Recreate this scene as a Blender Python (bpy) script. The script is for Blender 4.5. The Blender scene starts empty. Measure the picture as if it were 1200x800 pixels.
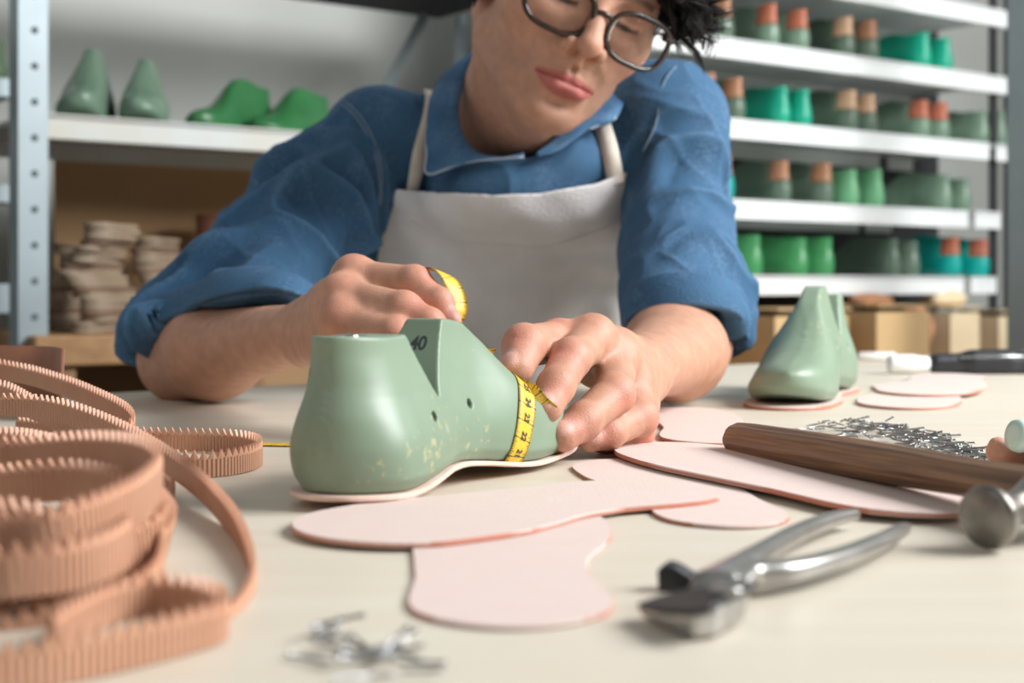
import bpy, bmesh, math, random
import numpy as np
from mathutils import Vector, Matrix

random.seed(7)
rng = np.random.RandomState(11)
COL = bpy.context.scene.collection
F = 1666.67          # 50 mm lens on a 36 mm sensor, 1200 px wide
CZ = 0.855           # camera height
TZ = 0.75            # table top height
def P(px, py, Y): return np.array([(px-600)*Y/F, Y, CZ-(py-335)*Y/F])
def G(px, py, z=TZ):
    return P(px, py, (CZ-z)*F/(py-335))
def V3(*a): return np.array(a, float)
def unit(v): v = np.asarray(v, float); return v/np.linalg.norm(v)
AZ = math.radians(36)                       # the room is turned against the view
D = V3(math.cos(AZ), math.sin(AZ), 0)       # along the shelves and the table edge
N = V3(-math.sin(AZ), math.cos(AZ), 0)      # away from the viewer, to the wall

# ------------------------------------------------------------------ materials
def lin(c): return tuple(((x/255)/12.92 if x/255 <= .04045 else ((x/255+.055)/1.055)**2.4) for x in c)
def mat(name, col, rough=.5, metal=0, var=0, vscale=8, vcol=None, bump=0, bscale=80, sss=0, stretch=(1,1,1), coat=0, detail=4, spec=.5):
    m = bpy.data.materials.new(name); m.use_nodes = True
    nt = m.node_tree; b = nt.nodes['Principled BSDF']
    c = (*lin(col), 1)
    b.inputs['Base Color'].default_value = c
    b.inputs['Roughness'].default_value = rough
    b.inputs['Metallic'].default_value = metal
    b.inputs['Specular IOR Level'].default_value = spec
    if coat: b.inputs['Coat Weight'].default_value = coat; b.inputs['Coat Roughness'].default_value = .15
    if sss:
        b.inputs['Subsurface Weight'].default_value = sss
        b.inputs['Subsurface Radius'].default_value = (1, .35, .2)
        b.inputs['Subsurface Scale'].default_value = .006
    if var or bump:
        tc = nt.nodes.new('ShaderNodeTexCoord'); mp = nt.nodes.new('ShaderNodeMapping')
        mp.inputs['Scale'].default_value = stretch
        nt.links.new(tc.outputs['Object'], mp.inputs['Vector'])
    if var:
        n = nt.nodes.new('ShaderNodeTexNoise'); n.inputs['Scale'].default_value = vscale; n.inputs['Detail'].default_value = detail
        nt.links.new(mp.outputs[0], n.inputs['Vector'])
        r = nt.nodes.new('ShaderNodeMapRange'); r.inputs[1].default_value = .35; r.inputs[2].default_value = .65
        r.inputs[3].default_value = 0; r.inputs[4].default_value = var
        nt.links.new(n.outputs[0], r.inputs[0])
        x = nt.nodes.new('ShaderNodeMix'); x.data_type = 'RGBA'
        x.inputs[6].default_value = c; x.inputs[7].default_value = (*lin(vcol or tuple(v*.6 for v in col)), 1)
        nt.links.new(r.outputs[0], x.inputs[0]); nt.links.new(x.outputs[2], b.inputs['Base Color'])
    if bump:
        n2 = nt.nodes.new('ShaderNodeTexNoise'); n2.inputs['Scale'].default_value = bscale; n2.inputs['Detail'].default_value = 3
        nt.links.new(mp.outputs[0], n2.inputs['Vector'])
        bp = nt.nodes.new('ShaderNodeBump'); bp.inputs['Strength'].default_value = bump; bp.inputs['Distance'].default_value = .002
        nt.links.new(n2.outputs[0], bp.inputs['Height']); nt.links.new(bp.outputs[0], b.inputs['Normal'])
    return m

# ------------------------------------------------------------------ objects
def link(o, parent=None):
    COL.objects.link(o)
    if parent is not None: o.parent = parent
    return o
def tag(o, label=None, cat=None, group=None, kind=None):
    if label: o['label'] = label
    if cat: o['category'] = cat
    if group: o['group'] = group
    if kind: o['kind'] = kind
    return o
def empty(name, loc, label, cat, group=None):
    o = bpy.data.objects.new(name, None); o.empty_display_size = .02
    o.location = tuple(loc); COL.objects.link(o)
    return tag(o, label, cat, group)
def smooth(me, on=True):
    me.polygons.foreach_set('use_smooth', [on]*len(me.polygons))
def mesh_obj(name, verts, faces, m, parent=None, shade=True, world=True):
    """verts in world space when world=True (the parent's offset is taken off)"""
    me = bpy.data.meshes.new(name)
    verts = np.asarray(verts, float)
    if parent is not None and world:
        mi = np.array(parent_matrix(parent).inverted())
        verts = verts@mi[:3,:3].T + mi[:3,3]
    if isinstance(faces, np.ndarray):
        me.vertices.add(len(verts)); me.vertices.foreach_set('co', verts.astype(np.float32).ravel())
        nf, k = faces.shape
        me.loops.add(nf*k); me.loops.foreach_set('vertex_index', faces.astype(np.int32).ravel())
        me.polygons.add(nf); me.polygons.foreach_set('loop_start', np.arange(0, nf*k, k, dtype=np.int32))
        me.update(calc_edges=True); me.validate()
    else:
        me.from_pydata([tuple(v) for v in verts], [], [tuple(f) for f in faces])
        bm = bmesh.new(); bm.from_mesh(me); bmesh.ops.recalc_face_normals(bm, faces=bm.faces); bm.to_mesh(me); bm.free()
    smooth(me, shade)
    if m is not None: me.materials.append(m)
    o = bpy.data.objects.new(name, me)
    return link(o, parent)
def parent_matrix(o):
    M = Matrix.LocRotScale(o.location, o.rotation_euler, o.scale)
    return parent_matrix(o.parent) @ M if o.parent else M
def bm_obj(name, bm, m, parent=None, shade=False):
    me = bpy.data.meshes.new(name); bm.to_mesh(me); bm.free(); smooth(me, shade)
    me.materials.append(m)
    return link(bpy.data.objects.new(name, me), parent)
def add_box(bm, c, size, ax=None, bevel=0.0, seg=2):
    """box at centre c, size along axes ax (three rows)"""
    b2 = bmesh.new(); bmesh.ops.create_cube(b2, size=1)
    bmesh.ops.scale(b2, vec=size, verts=b2.verts)
    if bevel: bmesh.ops.bevel(b2, geom=b2.edges[:], offset=bevel, segments=seg, affect='EDGES', profile=.5)
    A = np.array(ax) if ax is not None else np.eye(3)
    M = Matrix([[A[0][i], A[1][i], A[2][i]] for i in range(3)])
    for v in b2.verts: v.co = M @ v.co + Vector(c)
    me = bpy.data.meshes.new('t'); b2.to_mesh(me); b2.free(); bm.from_mesh(me); bpy.data.meshes.remove(me)
    return bm
ROOM = (D, N, V3(0,0,1))
def catmull(pts, n=12, closed=False):
    pts = np.asarray(pts, float)
    if closed: q = np.vstack([pts[-1:], pts, pts[:2]])
    else: q = np.vstack([2*pts[:1]-pts[1:2], pts, 2*pts[-1:]-pts[-2:-1]])
    out = []
    for i in range(1, len(q)-2):
        p0, p1, p2, p3 = q[i-1:i+3]
        for t in np.linspace(0, 1, n, endpoint=False):
            out.append(.5*((2*p1)+(-p0+p2)*t+(2*p0-5*p1+4*p2-p3)*t*t+(-p0+3*p1-3*p2+p3)*t**3))
    if not closed: out.append(pts[-1])
    return np.array(out)
def resample(path, step, closed=False):
    p = np.vstack([path, path[:1]]) if closed else path
    s = np.r_[0, np.cumsum(np.linalg.norm(np.diff(p[:, :3], axis=0), axis=1))]
    n = max(2, int(round(s[-1]/step)))
    t = np.linspace(0, s[-1], n+1)
    if closed: t = t[:-1]
    return np.stack([np.interp(t, s, p[:, i]) for i in range(p.shape[1])], 1)
def tube(path, radii, seg=12, closed=False, squash=None, cap=True):
    """round tube along a path -> verts, faces"""
    path = np.asarray(path, float); n = len(path)
    r = np.broadcast_to(radii, (n,))
    T = np.gradient(path, axis=0)
    if closed: T = np.roll(path, -1, 0)-np.roll(path, 1, 0)
    T /= np.linalg.norm(T, axis=1)[:, None]+1e-12
    up = V3(0,0,1) if abs(T[0][2]) < .9 else V3(1,0,0)
    vs, fs = [], []
    u = unit(np.cross(up, T[0])); 
    for i in range(n):
        u = u-T[i]*np.dot(u, T[i]); u = unit(u); w = np.cross(T[i], u)
        for k in range(seg):
            a = 2*math.pi*k/seg
            vs.append(path[i]+r[i]*(u*math.cos(a)+w*math.sin(a)*(squash or 1)))
    m = n if closed else n-1
    for i in range(m):
        for k in range(seg):
            a = i*seg+k; b = i*seg+(k+1) % seg; j = (i+1) % n
            fs.append((a, b, j*seg+(k+1) % seg, j*seg+k))
    if cap and not closed:
        fs.append(tuple(range(seg))[::-1]); fs.append(tuple((n-1)*seg+k for k in range(seg)))
    return vs, fs
def merge(parts):
    vs, fs = [], []
    for v, f in parts:
        o = len(vs); vs += list(v); fs += [tuple(i+o for i in q) for q in f]
    return vs, fs
def lathe(profile, origin, axis, seg=32):
    """profile: (distance along the axis, radius)"""
    ax = unit(axis); u = unit(np.cross(ax, V3(0,0,1) if abs(ax[2]) < .9 else V3(1,0,0))); w = np.cross(ax, u)
    vs, fs = [], []
    for (h, r) in profile:
        for k in range(seg):
            a = 2*math.pi*k/seg; vs.append(np.asarray(origin)+ax*h+r*(u*math.cos(a)+w*math.sin(a)))
    for i in range(len(profile)-1):
        for k in range(seg):
            fs.append((i*seg+k, i*seg+(k+1) % seg, (i+1)*seg+(k+1) % seg, (i+1)*seg+k))
    fs.append(tuple(range(seg))); fs.append(tuple((len(profile)-1)*seg+k for k in range(seg)))
    return vs, fs

# ------------------------------------------------------------------ implicit surfaces
def smin(a, b, k):
    if k <= 0: return np.minimum(a, b)
    h = np.maximum(k-np.abs(a-b), 0)/k
    return np.minimum(a, b)-h*h*k*.25
def smax(a, b, k): return -smin(-a, -b, k)
def sstep(x, a, b):
    t = np.clip((x-a)/(b-a), 0, 1); return t*t*(3-2*t)
def cap(a, b, r1, r2, k=.01, op='u', flat=None, fs=1.0):
    a = np.asarray(a, float); b = np.asarray(b, float); ba = b-a; l2 = ba@ba+1e-12
    w = None
    if flat is not None:
        w = np.asarray(flat, float); w = unit(w-ba*(w@ba)/l2)
    def f(p):
        pa = p-a; t = np.clip(pa@ba/l2, 0, 1)
        q = pa-t[..., None]*ba
        if w is not None: q = q+w*((q@w)*(1/fs-1))[..., None]
        return np.sqrt((q*q).sum(-1))-(r1+(r2-r1)*t)
    return (f, k, op)
def ell(c, r, k=.01, op='u', R=None):
    c = np.asarray(c, float); r = np.asarray(r, float)
    Rm = np.eye(3) if R is None else np.asarray(R, float)     # rows are the axes
    def f(p):
        q = (p-c)@Rm.T
        k0 = np.sqrt(((q/r)**2).sum(-1))+1e-9; k1 = np.sqrt(((q/r**2)**2).sum(-1))+1e-9
        return np.maximum(k0*(k0-1)/k1, (k0-1)*r.min()) if False else k0*(k0-1)/k1
    return (f, k, op)
def evalp(prims, p, skip=None):
    d = np.full(p.shape[:-1], 1.0)
    for i, (f, k, op) in enumerate(prims):
        if skip is not None and skip[i]: continue
        v = f(p)
        if op == 'u': d = smin(d, v, k)
        elif op == 's': d = smax(d, -v, k)
        else: d = smax(d, v, k)
    return d
def nets(blocks, h, origin):
    """surface nets over blocks [(i0,j0,k0), corner values]"""
    keys, pos, quads = [], [], []
    B = 1 << 20
    def key(i, j, k): return (i.astype(np.int64)*B+j)*B+k
    for off, val in blocks:
        n = np.array(val.shape)-1
        s = val < 0
        cnt = sum(s[a:n[0]+a, b:n[1]+b, c:n[2]+c].astype(np.int8) for a in (0,1) for b in (0,1) for c in (0,1))
        I, J, K = np.nonzero((cnt > 0) & (cnt < 8))
        if len(I) == 0: continue
        acc = np.zeros((len(I), 3)); num = np.zeros(len(I))
        for ax in range(3):
            for u in (0,1):
                for w in (0,1):
                    o = [0,0,0]; oth = [x for x in range(3) if x != ax]; o[oth[0]] = u; o[oth[1]] = w
                    a = val[I+o[0], J+o[1], K+o[2]]
                    o2 = o[:]; o2[ax] = 1
                    b = val[I+o2[0], J+o2[1], K+o2[2]]
                    cr = (a < 0) != (b < 0)
                    t = np.where(cr, a/np.where(cr, a-b, 1), 0)
                    q = np.tile(np.array(o, float), (len(I), 1)); q[:, ax] += t
                    acc += q*cr[:, None]; num += cr
        pos.append((acc/num[:, None]+np.stack([I, J, K], 1)+np.array(off))*h+origin)
        keys.append(key(I+off[0], J+off[1], K+off[2]))
        for ax in range(3):
            sl0 = [slice(0, n[i]) for i in range(3)]; sl1 = list(sl0); sl1[ax] = slice(1, n[ax]+1)
            a = s[tuple(sl0)]; b = s[tuple(sl1)]
            idx = np.nonzero(a != b)
            if len(idx[0]) == 0: continue
            inside = a[idx]
            g = np.stack(idx, 1)+np.array(off)
            e1 = np.zeros(3, int); e2 = np.zeros(3, int); e1[(ax+1) % 3] = 1; e2[(ax+2) % 3] = 1
            c = [g-e1-e2, g-e2, g, g-e1]
            kk = np.stack([key(x[:,0], x[:,1], x[:,2]) for x in c], 1)
            kk[~inside] = kk[~inside][:, ::-1]
            quads.append(kk)
    keys = np.concatenate(keys); pos = np.concatenate(pos); quads = np.concatenate(quads)
    o = np.argsort(keys); keys = keys[o]; pos = pos[o]
    q = np.searchsorted(keys, quads.ravel()); q = np.clip(q, 0, len(keys)-1)
    ok = (keys[q] == quads.ravel()).reshape(-1, 4).all(1)
    return pos, q.reshape(-1, 4)[ok]
def relax(v, q, it=2, lam=.5, mu=-.52):
    e = np.concatenate([q[:, [0,1]], q[:, [1,2]], q[:, [2,3]], q[:, [3,0]]])
    n = len(v); deg = np.bincount(e.ravel(), minlength=n).astype(float); deg[deg == 0] = 1
    for i in range(it*2):
        s = np.stack([np.bincount(e[:,0], v[e[:,1], c], n)+np.bincount(e[:,1], v[e[:,0], c], n) for c in range(3)], 1)/deg[:, None]
        v = v+(lam if i % 2 == 0 else mu)*(s-v)
    return v
def normals(v, q):
    a = np.cross(v[q[:,2]]-v[q[:,0]], v[q[:,3]]-v[q[:,1]])
    n = np.zeros_like(v)
    for i in range(4):
        for c in range(3): n[:, c] += np.bincount(q[:, i], a[:, c], len(v))
    return n/(np.linalg.norm(n, axis=1)[:, None]+1e-12)
def field_mesh(fn, lo, hi, h, it=2):
    lo = np.array(lo, float); hi = np.array(hi, float); n = np.ceil((hi-lo)/h).astype(int)
    g = np.stack(np.meshgrid(*[lo[i]+np.arange(n[i]+1)*h for i in range(3)], indexing='ij'), -1)
    v, q = nets([((0,0,0), fn(g))], h, lo)
    return relax(v, q, it), q
def sdf_mesh(prims, lo, hi, h, it=2, nb=16):
    lo = np.array(lo, float); hi = np.array(hi, float)
    n = np.ceil((hi-lo)/(h*nb)).astype(int)
    R = h*nb*.5*1.7321
    ii = np.stack(np.meshgrid(*[np.arange(m) for m in n], indexing='ij'), -1).reshape(-1, 3)
    cen = lo+(ii+.5)*h*nb
    each = np.stack([f(cen) for f, k, op in prims], 1)
    d = np.full(len(cen), 1.0)
    for i, (f, k, op) in enumerate(prims):
        v = each[:, i]
        d = smin(d, v, k) if op == 'u' else smax(d, -v if op == 's' else v, k)
    act = np.nonzero(np.abs(d) < R*2.0+.002)[0]
    g = np.stack(np.meshgrid(*[np.arange(nb+1)*h]*3, indexing='ij'), -1)
    ks = np.array([k for f, k, op in prims]); ops = np.array([op == 'i' for f, k, op in prims])
    blocks = []
    for a in act:
        skip = (each[a] > R*2.0+ks+.004) & ~ops
        if skip.all(): continue
        val = evalp(prims, g+(lo+ii[a]*h*nb), skip)
        if (val < 0).any() and (val > 0).any() or True: blocks.append((tuple(ii[a]*nb), val))
    v, q = nets(blocks, h, lo)
    return relax(v, q, it), q
def project(p, prims, off, it=12):
    p = np.array(p, float)
    for _ in range(it):
        d = evalp(prims, p)-off
        g = np.stack([(evalp(prims, p+e)-evalp(prims, p-e))/.002 for e in np.eye(3)*.001], -1)
        gn = np.linalg.norm(g, axis=-1, keepdims=True)+1e-9
        p = p-(d[..., None]*g/gn**2)*.8
    return p, g/gn
_nv = [(rng.normal(size=3), rng.uniform(0, 6.28)) for _ in range(24)]
def noise(p, s, j=0):
    o = 0
    for i in range(8):
        k, ph = _nv[(i+j) % 24]; o = o+np.sin(p@(k*s)+ph)
    return o/4
# ------------------------------------------------------------------ shoe lasts
LL = .262
def table(xs, ys, sm=9):
    t = np.linspace(xs[0], xs[-1], 241); y = np.interp(t, xs, ys)
    k = np.ones(sm)/sm; y2 = np.convolve(np.pad(y, sm//2, mode='edge'), k, 'valid')
    return lambda x: np.interp(x, t, y2)
W_NEAR = table([0,.02,.04,.06,.09,.12,.15,.175,.20,.225,.25,.27], [.026,.029,.031,.029,.024,.0245,.031,.035,.035,.0335,.030,.027])
W_FAR = table([0,.02,.04,.08,.12,.16,.19,.215,.24,.27], [.026,.029,.032,.033,.037,.041,.041,.038,.033,.029])
RIDGE = table([0,.060,.085,.122,.142,.160,.18,.2,.225,.245,.256,.264], [.0735,.0735,.0750,.0735,.0655,.0545,.0435,.0350,.0285,.0225,.0175,.0125], 5)
BACK = table([0,.01,.02,.035,.05,.065,.085], [.005,.0015,0,.0010,.0045,.0050,.0015], 15)
SOLE0 = table([0,.04,.07,.1,.13,.16,.18,.22,.262], [.0015,0,.003,.0075,.0045,.0005,0,.002,.009], 21)
def last_halfwidths(s, z):
    """inside half widths of the last at distance s from the heel back and height z over the sole"""
    Rg = RIDGE(s)
    g = np.clip(z/Rg, 0, 1)
    back = BACK(z)
    # closing of the outline at heel and toe
    rb = .030
    eb = np.sqrt(np.clip(1-((rb-np.clip(s-back, 0, rb))/rb)**2, 0, 1))
    tip = LL-.004*sstep(z, .006, 0)
    rt = .042
    et = np.sqrt(np.clip(1-((rt-np.clip(tip-s, 0, rt))/rt)**2.3, 0, 1))
    fore = sstep(s, .12, .175)
    pro_f = np.sqrt(np.clip(1-g**2.6, 0, 1))                 # dome section of the forepart
    belly = 1+.10*np.sin(np.clip(z/.045, 0, 1)*math.pi)       # heel swells above the seat
    up = sstep(z, .012, .076)
    feather = .90+.10*sstep(z, 0, .007)
    wn0, wf0 = W_NEAR(s), W_FAR(s)
    mid = sstep(s, .05, .12)
    topn = .0175-.0065*mid; topf = .0175-.0112*mid
    nr = (wn0*belly)*(1-up)+topn*up; fr = (wf0*belly)*(1-up)+topf*up
    nf_ = wn0*pro_f*1.02; ff_ = wf0*pro_f*1.02
    c = fore*.006*sstep(g, .2, 1)                             # ridge leans to the inner side
    wn = (nr*(1-fore)+nf_*fore)*feather; wf = (fr*(1-fore)+ff_*fore)*feather
    return wn*eb*et+c, wf*eb*et-c
def last_fn(notch=True, block=0):
    def fn(p):
        s = p[..., 0]; v = -p[..., 1]; z = p[..., 2]-SOLE0(s)
        wn, wf = last_halfwidths(s, np.clip(z, 0, .09))
        d = np.maximum(v-wn, -v-wf)
        d = np.maximum(d, BACK(np.clip(z, 0, .085))-s); d = np.maximum(d, s-LL)
        d = smax(d, -z, .002); d = smax(d, (z-RIDGE(s))*.8, .0015)
        if notch:
            zz = p[..., 2]
            a = s-(.0744+(.0471-.0744)*(zz-.042)/(.0800-.042))       # rear wall of the V
            b = (.0744+(.0955-.0744)*(zz-.042)/(.0800-.042))-s       # front wall of the V
            cut = np.maximum(np.maximum(-a, -b), .0415-zz)           # inside the V < 0
            d = smax(d, -cut, .001)
            for (hs, hz) in ((.0615, .0335), (.107, .0365)):         # screw holes through the side
                r = np.sqrt((s-hs)**2+(p[..., 2]-hz)**2)-.0026
                d = np.maximum(d, -np.maximum(r, .012-v))
            r = np.sqrt((s-.026)**2+v**2)-.0045                       # socket in the heel top
            d = np.maximum(d, -np.maximum(r, .074-p[..., 2]))
        if block:                                   # heel block of another colour: > 0 keeps it, < 0 leaves it out
            bl = np.maximum(.040-p[..., 2], s-.042)
            d = np.maximum(d, bl+.0003 if block > 0 else .0003-bl)
        return d
    return fn
def last_mesh(h=.0012, mirror=False, it=3, **kw):
    v, q = field_mesh(last_fn(**kw), (-.006,-.05,-.004), (.27,.05,.092), h, it)
    if mirror: v[:, 1] *= -1; q = q[:, ::-1]
    return v, q
def sole_outline(off=0, n=46, L=LL):
    """closed outline of an insole in the last's own plan"""
    s = .5*(1-np.cos(np.linspace(0, math.pi, n)))*(L+2*off)-off
    ss = np.clip(s, .0008, L-.0008)
    rb = .030; eb = np.sqrt(np.clip(1-((rb-np.clip(s+off, 0, rb))/rb)**2, 0, 1))
    rt = .042; et = np.sqrt(np.clip(1-((rt-np.clip(L+off-s, 0, rt))/rt)**2.3, 0, 1))
    near = (W_NEAR(ss)+off)*eb*et; far = (W_FAR(ss)+off)*eb*et
    return np.vstack([np.stack([s, -near], 1), np.stack([s, far], 1)[-2:0:-1]])
def insole_mesh(thick=.003, off=0, follow=False, scale=1.0, mirror=False, soft=.0006):
    o = sole_outline(off)*scale
    if mirror: o[:, 1] *= -1
    n = len(o); vs, fs = [], []
    # bands of the outline, lower face then upper face, with a thin rounded edge
    c = o.mean(0)
    rings = []
    half = n//2
    def zof(x): return SOLE0(np.clip(x/scale, 0, LL))*scale if follow else 0*x
    def ring(shrink, z):
        q = o.copy(); d = q-c; d = d*(1-shrink/np.linalg.norm(d, axis=1)[:, None]); q = c+d
        return np.c_[q, zof(q[:, 0])+z]
    prof = [(soft, 0), (0, soft), (0, thick-soft), (soft, thick)]
    for sh, z in prof: rings.append(ring(sh, z))
    vs = np.vstack(rings)
    for r in range(3):
        for i in range(n):
            j = (i+1) % n; fs.append((r*n+i, r*n+j, (r+1)*n+j, (r+1)*n+i))
    # strips across the sole so that it can bend
    N2 = (n+2)//2
    for base, flip in ((0, True), (3*n, False)):
        for i in range(0, N2-1):
            a, b = i, i+1; c1, d1 = (n-i) % n, (n-i-1) % n
            if i+1 == N2-1: d1 = b
            q = [base+a, base+b, base+d1, base+c1]
            q = list(dict.fromkeys(q))
            if len(q) > 2: fs.append(tuple(q[::-1] if flip else q))
    return vs, fs

M = {}
M['last'] = mat('last_plastic', (132,152,130), rough=.41, var=.3, vscale=22, vcol=(116,134,110), bump=.06, bscale=90, spec=.5)
def add_scuffs(m):
    nt = m.node_tree; b = nt.nodes['Principled BSDF']; src = b.inputs['Base Color'].links[0].from_socket
    tc = nt.nodes.new('ShaderNodeTexCoord')
    n = nt.nodes.new('ShaderNodeTexNoise'); n.inputs['Scale'].default_value = 230; n.inputs['Detail'].default_value = 6
    n2 = nt.nodes.new('ShaderNodeTexNoise'); n2.inputs['Scale'].default_value = 26
    nt.links.new(tc.outputs['Object'], n.inputs['Vector']); nt.links.new(tc.outputs['Object'], n2.inputs['Vector'])
    mm = nt.nodes.new('ShaderNodeMath'); mm.operation = 'MULTIPLY'
    nt.links.new(n.outputs[0], mm.inputs[0]); nt.links.new(n2.outputs[0], mm.inputs[1])
    r = nt.nodes.new('ShaderNodeMapRange'); r.inputs[1].default_value = .37; r.inputs[2].default_value = .43; r.inputs[4].default_value = .55
    nt.links.new(mm.outputs[0], r.inputs[0])
    x = nt.nodes.new('ShaderNodeMix'); x.data_type = 'RGBA'; x.inputs[7].default_value = (*lin((196,186,140)), 1)
    nt.links.new(r.outputs[0], x.inputs[0]); nt.links.new(src, x.inputs[6]); nt.links.new(x.outputs[2], b.inputs['Base Color'])
add_scuffs(M['last'])
M['last_dark_hole'] = mat('hole_dark', (30,34,30), rough=.8)
M['ink'] = mat('ink', (58,66,66), rough=.6)
M['steel'] = mat('bright_steel', (190,190,190), rough=.25, metal=1)
M['insole_top'] = mat('insole_board', (216,197,189), rough=.8, var=.3, vscale=60, vcol=(211,189,180), bump=.15, bscale=600)
def edge_by_normal(m, col):
    """cut edge of the board has its own rust-pink colour: sides of the sheet, chosen by the sheet's own normal"""
    nt = m.node_tree; b = nt.nodes['Principled BSDF']; src = b.inputs['Base Color'].links[0].from_socket
    tc = nt.nodes.new('ShaderNodeTexCoord'); sp = nt.nodes.new('ShaderNodeSeparateXYZ'); nt.links.new(tc.outputs['Normal'], sp.inputs[0])
    ab = nt.nodes.new('ShaderNodeMath'); ab.operation = 'ABSOLUTE'; nt.links.new(sp.outputs[2], ab.inputs[0])
    lt = nt.nodes.new('ShaderNodeMath'); lt.operation = 'LESS_THAN'; lt.inputs[1].default_value = .6; nt.links.new(ab.outputs[0], lt.inputs[0])
    x = nt.nodes.new('ShaderNodeMix'); x.data_type = 'RGBA'; x.inputs[7].default_value = (*lin(col), 1)
    nt.links.new(lt.outputs[0], x.inputs[0]); nt.links.new(src, x.inputs[6]); nt.links.new(x.outputs[2], b.inputs['Base Color'])
edge_by_normal(M['insole_top'], (192,124,104))

# ------------------------------------------------------------------ room shell
M['wall'] = mat('painted_wall', (204,207,201), rough=.85, var=.2, vscale=2)
M['floor'] = mat('concrete_floor', (92,86,80), rough=.8, var=.4, vscale=3)
M['galv'] = mat('galvanised_steel', (150,162,166), rough=.45, metal=.35, var=.3, vscale=14, vcol=(132,144,148))
M['shelf'] = mat('white_painted_shelf', (228,232,232), rough=.5, var=.25, vscale=10, vcol=(205,208,206))
M['hole'] = mat('hole_shade', (96,104,108), rough=.8)
M['shelf_grey'] = mat('grey_white_shelf', (196,200,197), rough=.5, var=.4, vscale=12, vcol=(190,180,150))
M['dark'] = mat('dark_steel_or_shade', (44,46,48), rough=.6)
M['wood'] = mat('bench_wood', (176,136,92), rough=.6, var=.6, vscale=6, vcol=(140,100,62), stretch=(1,8,8))
M['fibre'] = mat('brown_fibreboard', (176,142,104), rough=.9, var=.3, vscale=4, vcol=(156,122,86))
L0 = V3(-.395, 1.40, 0)          # a point under the far edge of the table
RK = V3(.39, 2.60, 0)            # a point of the right rack's front
LK = V3(-.512, 2.20, 0)          # a point of the left rack's front
def at(base, t, dep, z): return base+D*t+N*dep+V3(0,0,z)
bm = bmesh.new(); add_box(bm, (.8,2.2,-.05), (9,9,.1), ROOM); o = bm_obj('floor', bm, M['floor']); tag(o, kind='structure')
bm = bmesh.new(); add_box(bm, at(RK, -.2, .85, 1.5), (7,.1,3.0), ROOM); o = bm_obj('wall_back', bm, M['wall']); tag(o, kind='structure')
bm = bmesh.new(); add_box(bm, at(RK, 2.35, -2.0, 1.5), (.1,5.2,3.0), ROOM); o = bm_obj('wall_right', bm, M['wall']); tag(o, kind='structure')

def rack(base, t0, t1, depth, tops, posts, label, zmax=1.9, back=None, shelf_t=.036, postmat='galv', board='shelf'):
    r = empty('storage_rack', at(base, (t0+t1)/2, depth/2, 0), label, 'rack')
    for z in tops:
        bm = bmesh.new()
        add_box(bm, at(base, (t0+t1)/2, depth/2, z-.004), (t1-t0, depth, .008), ROOM)
        for dd in (.0025, depth-.0025):
            add_box(bm, at(base, (t0+t1)/2, dd, z-shelf_t/2-.001), (t1-t0, .005, shelf_t), ROOM, .0012)
        add_box(bm, at(base, (t0+t1)/2, .008, z-shelf_t), (t1-t0, .014, .003), ROOM)
        bm_obj('shelf_board', bm, M[board], None)
        o = bpy.context.scene.collection.objects[-1]; o.parent = r; o.matrix_parent_inverse = Matrix(); 
        for v in o.data.vertices: v.co -= r.location
    for (t, dep) in posts:
        # angle profile with a row of bolt holes, open at the back
        W = .043; bm = bmesh.new()
        add_box(bm, at(base, t, dep, zmax/2), (W, .002, zmax), ROOM)
        sg = 1
        add_box(bm, at(base, t-W/2+.001, dep+W/2, zmax/2), (.002, W, zmax), ROOM)
        o = bm_obj('upright', bm, M[postmat]); o.parent = r
        for v in o.data.vertices: v.co -= r.location
        z = .03
        while z < zmax:
            vs, fs = lathe([(0, .0055), (.0012, .0055)], at(base, t+.002, dep-.0016, z), N, 14)
            mesh_obj('bolt_hole', vs, fs, M['hole'], o, shade=False); z += .052
    if back:
        for (a, b, z0, z1, m) in back:
            bm = bmesh.new(); add_box(bm, at(base, (a+b)/2, depth+.01, (z0+z1)/2), (b-a, .008, z1-z0), ROOM)
            o = bm_obj('back_panel_or_shade', bm, M[m]); o.parent = r
            for v in o.data.vertices: v.co -= r.location
    return r
def tpos(base, px, dep=0):
    """distance along the rack's front at which a column of the photo meets it"""
    b = base+N*dep; m = (px-600)/F
    return (m*b[1]-b[0])/(D[0]-m*D[1])
def ypos(base, px, dep=0): return (base+N*dep+D*tpos(base, px, dep))[1]
SH = [1.455, 1.310, 1.163, 1.015, .875]
rr = rack(RK, tpos(RK, 715), tpos(RK, 1196), .30, SH[:2], [], 'long rack with white shelves full of shoe lasts behind the man, on the right', zmax=1.9)
# the lower shelves end earlier and carry on behind a post
for z, e in zip(SH[2:], (1160, 1135, 1130)):
    for (a, b) in ((715, e), (e+8, e+38)):
        t0, t1 = tpos(RK, a), tpos(RK, b); bm = bmesh.new()
        add_box(bm, at(RK, (t0+t1)/2, .15, z-.004), (t1-t0, .30, .008), ROOM)
        add_box(bm, at(RK, (t0+t1)/2, .0025, z-.019), (t1-t0, .005, .036), ROOM, .0012)
        add_box(bm, at(RK, (t0+t1)/2, .2975, z-.019), (t1-t0, .005, .036), ROOM, .0012)
        o = bm_obj('shelf_board', bm, M['shelf']); o.parent = rr
        for v in o.data.vertices: v.co -= rr.location
for (px, dep, m) in ((1164, .02, 'dark'), (722, .02, 'galv'), (722, .28, 'galv'), (1180, .29, 'dark')):
    t = tpos(RK, px, dep); bm = bmesh.new()
    add_box(bm, at(RK, t, dep, .95), (.02, .012, 1.9), ROOM, .002)
    o = bm_obj('upright', bm, M[m]); o.parent = rr
    for v in o.data.vertices: v.co -= rr.location
bm = bmesh.new(); a, b = tpos(RK, 640, .31), tpos(RK, 1100, .31)
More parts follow.
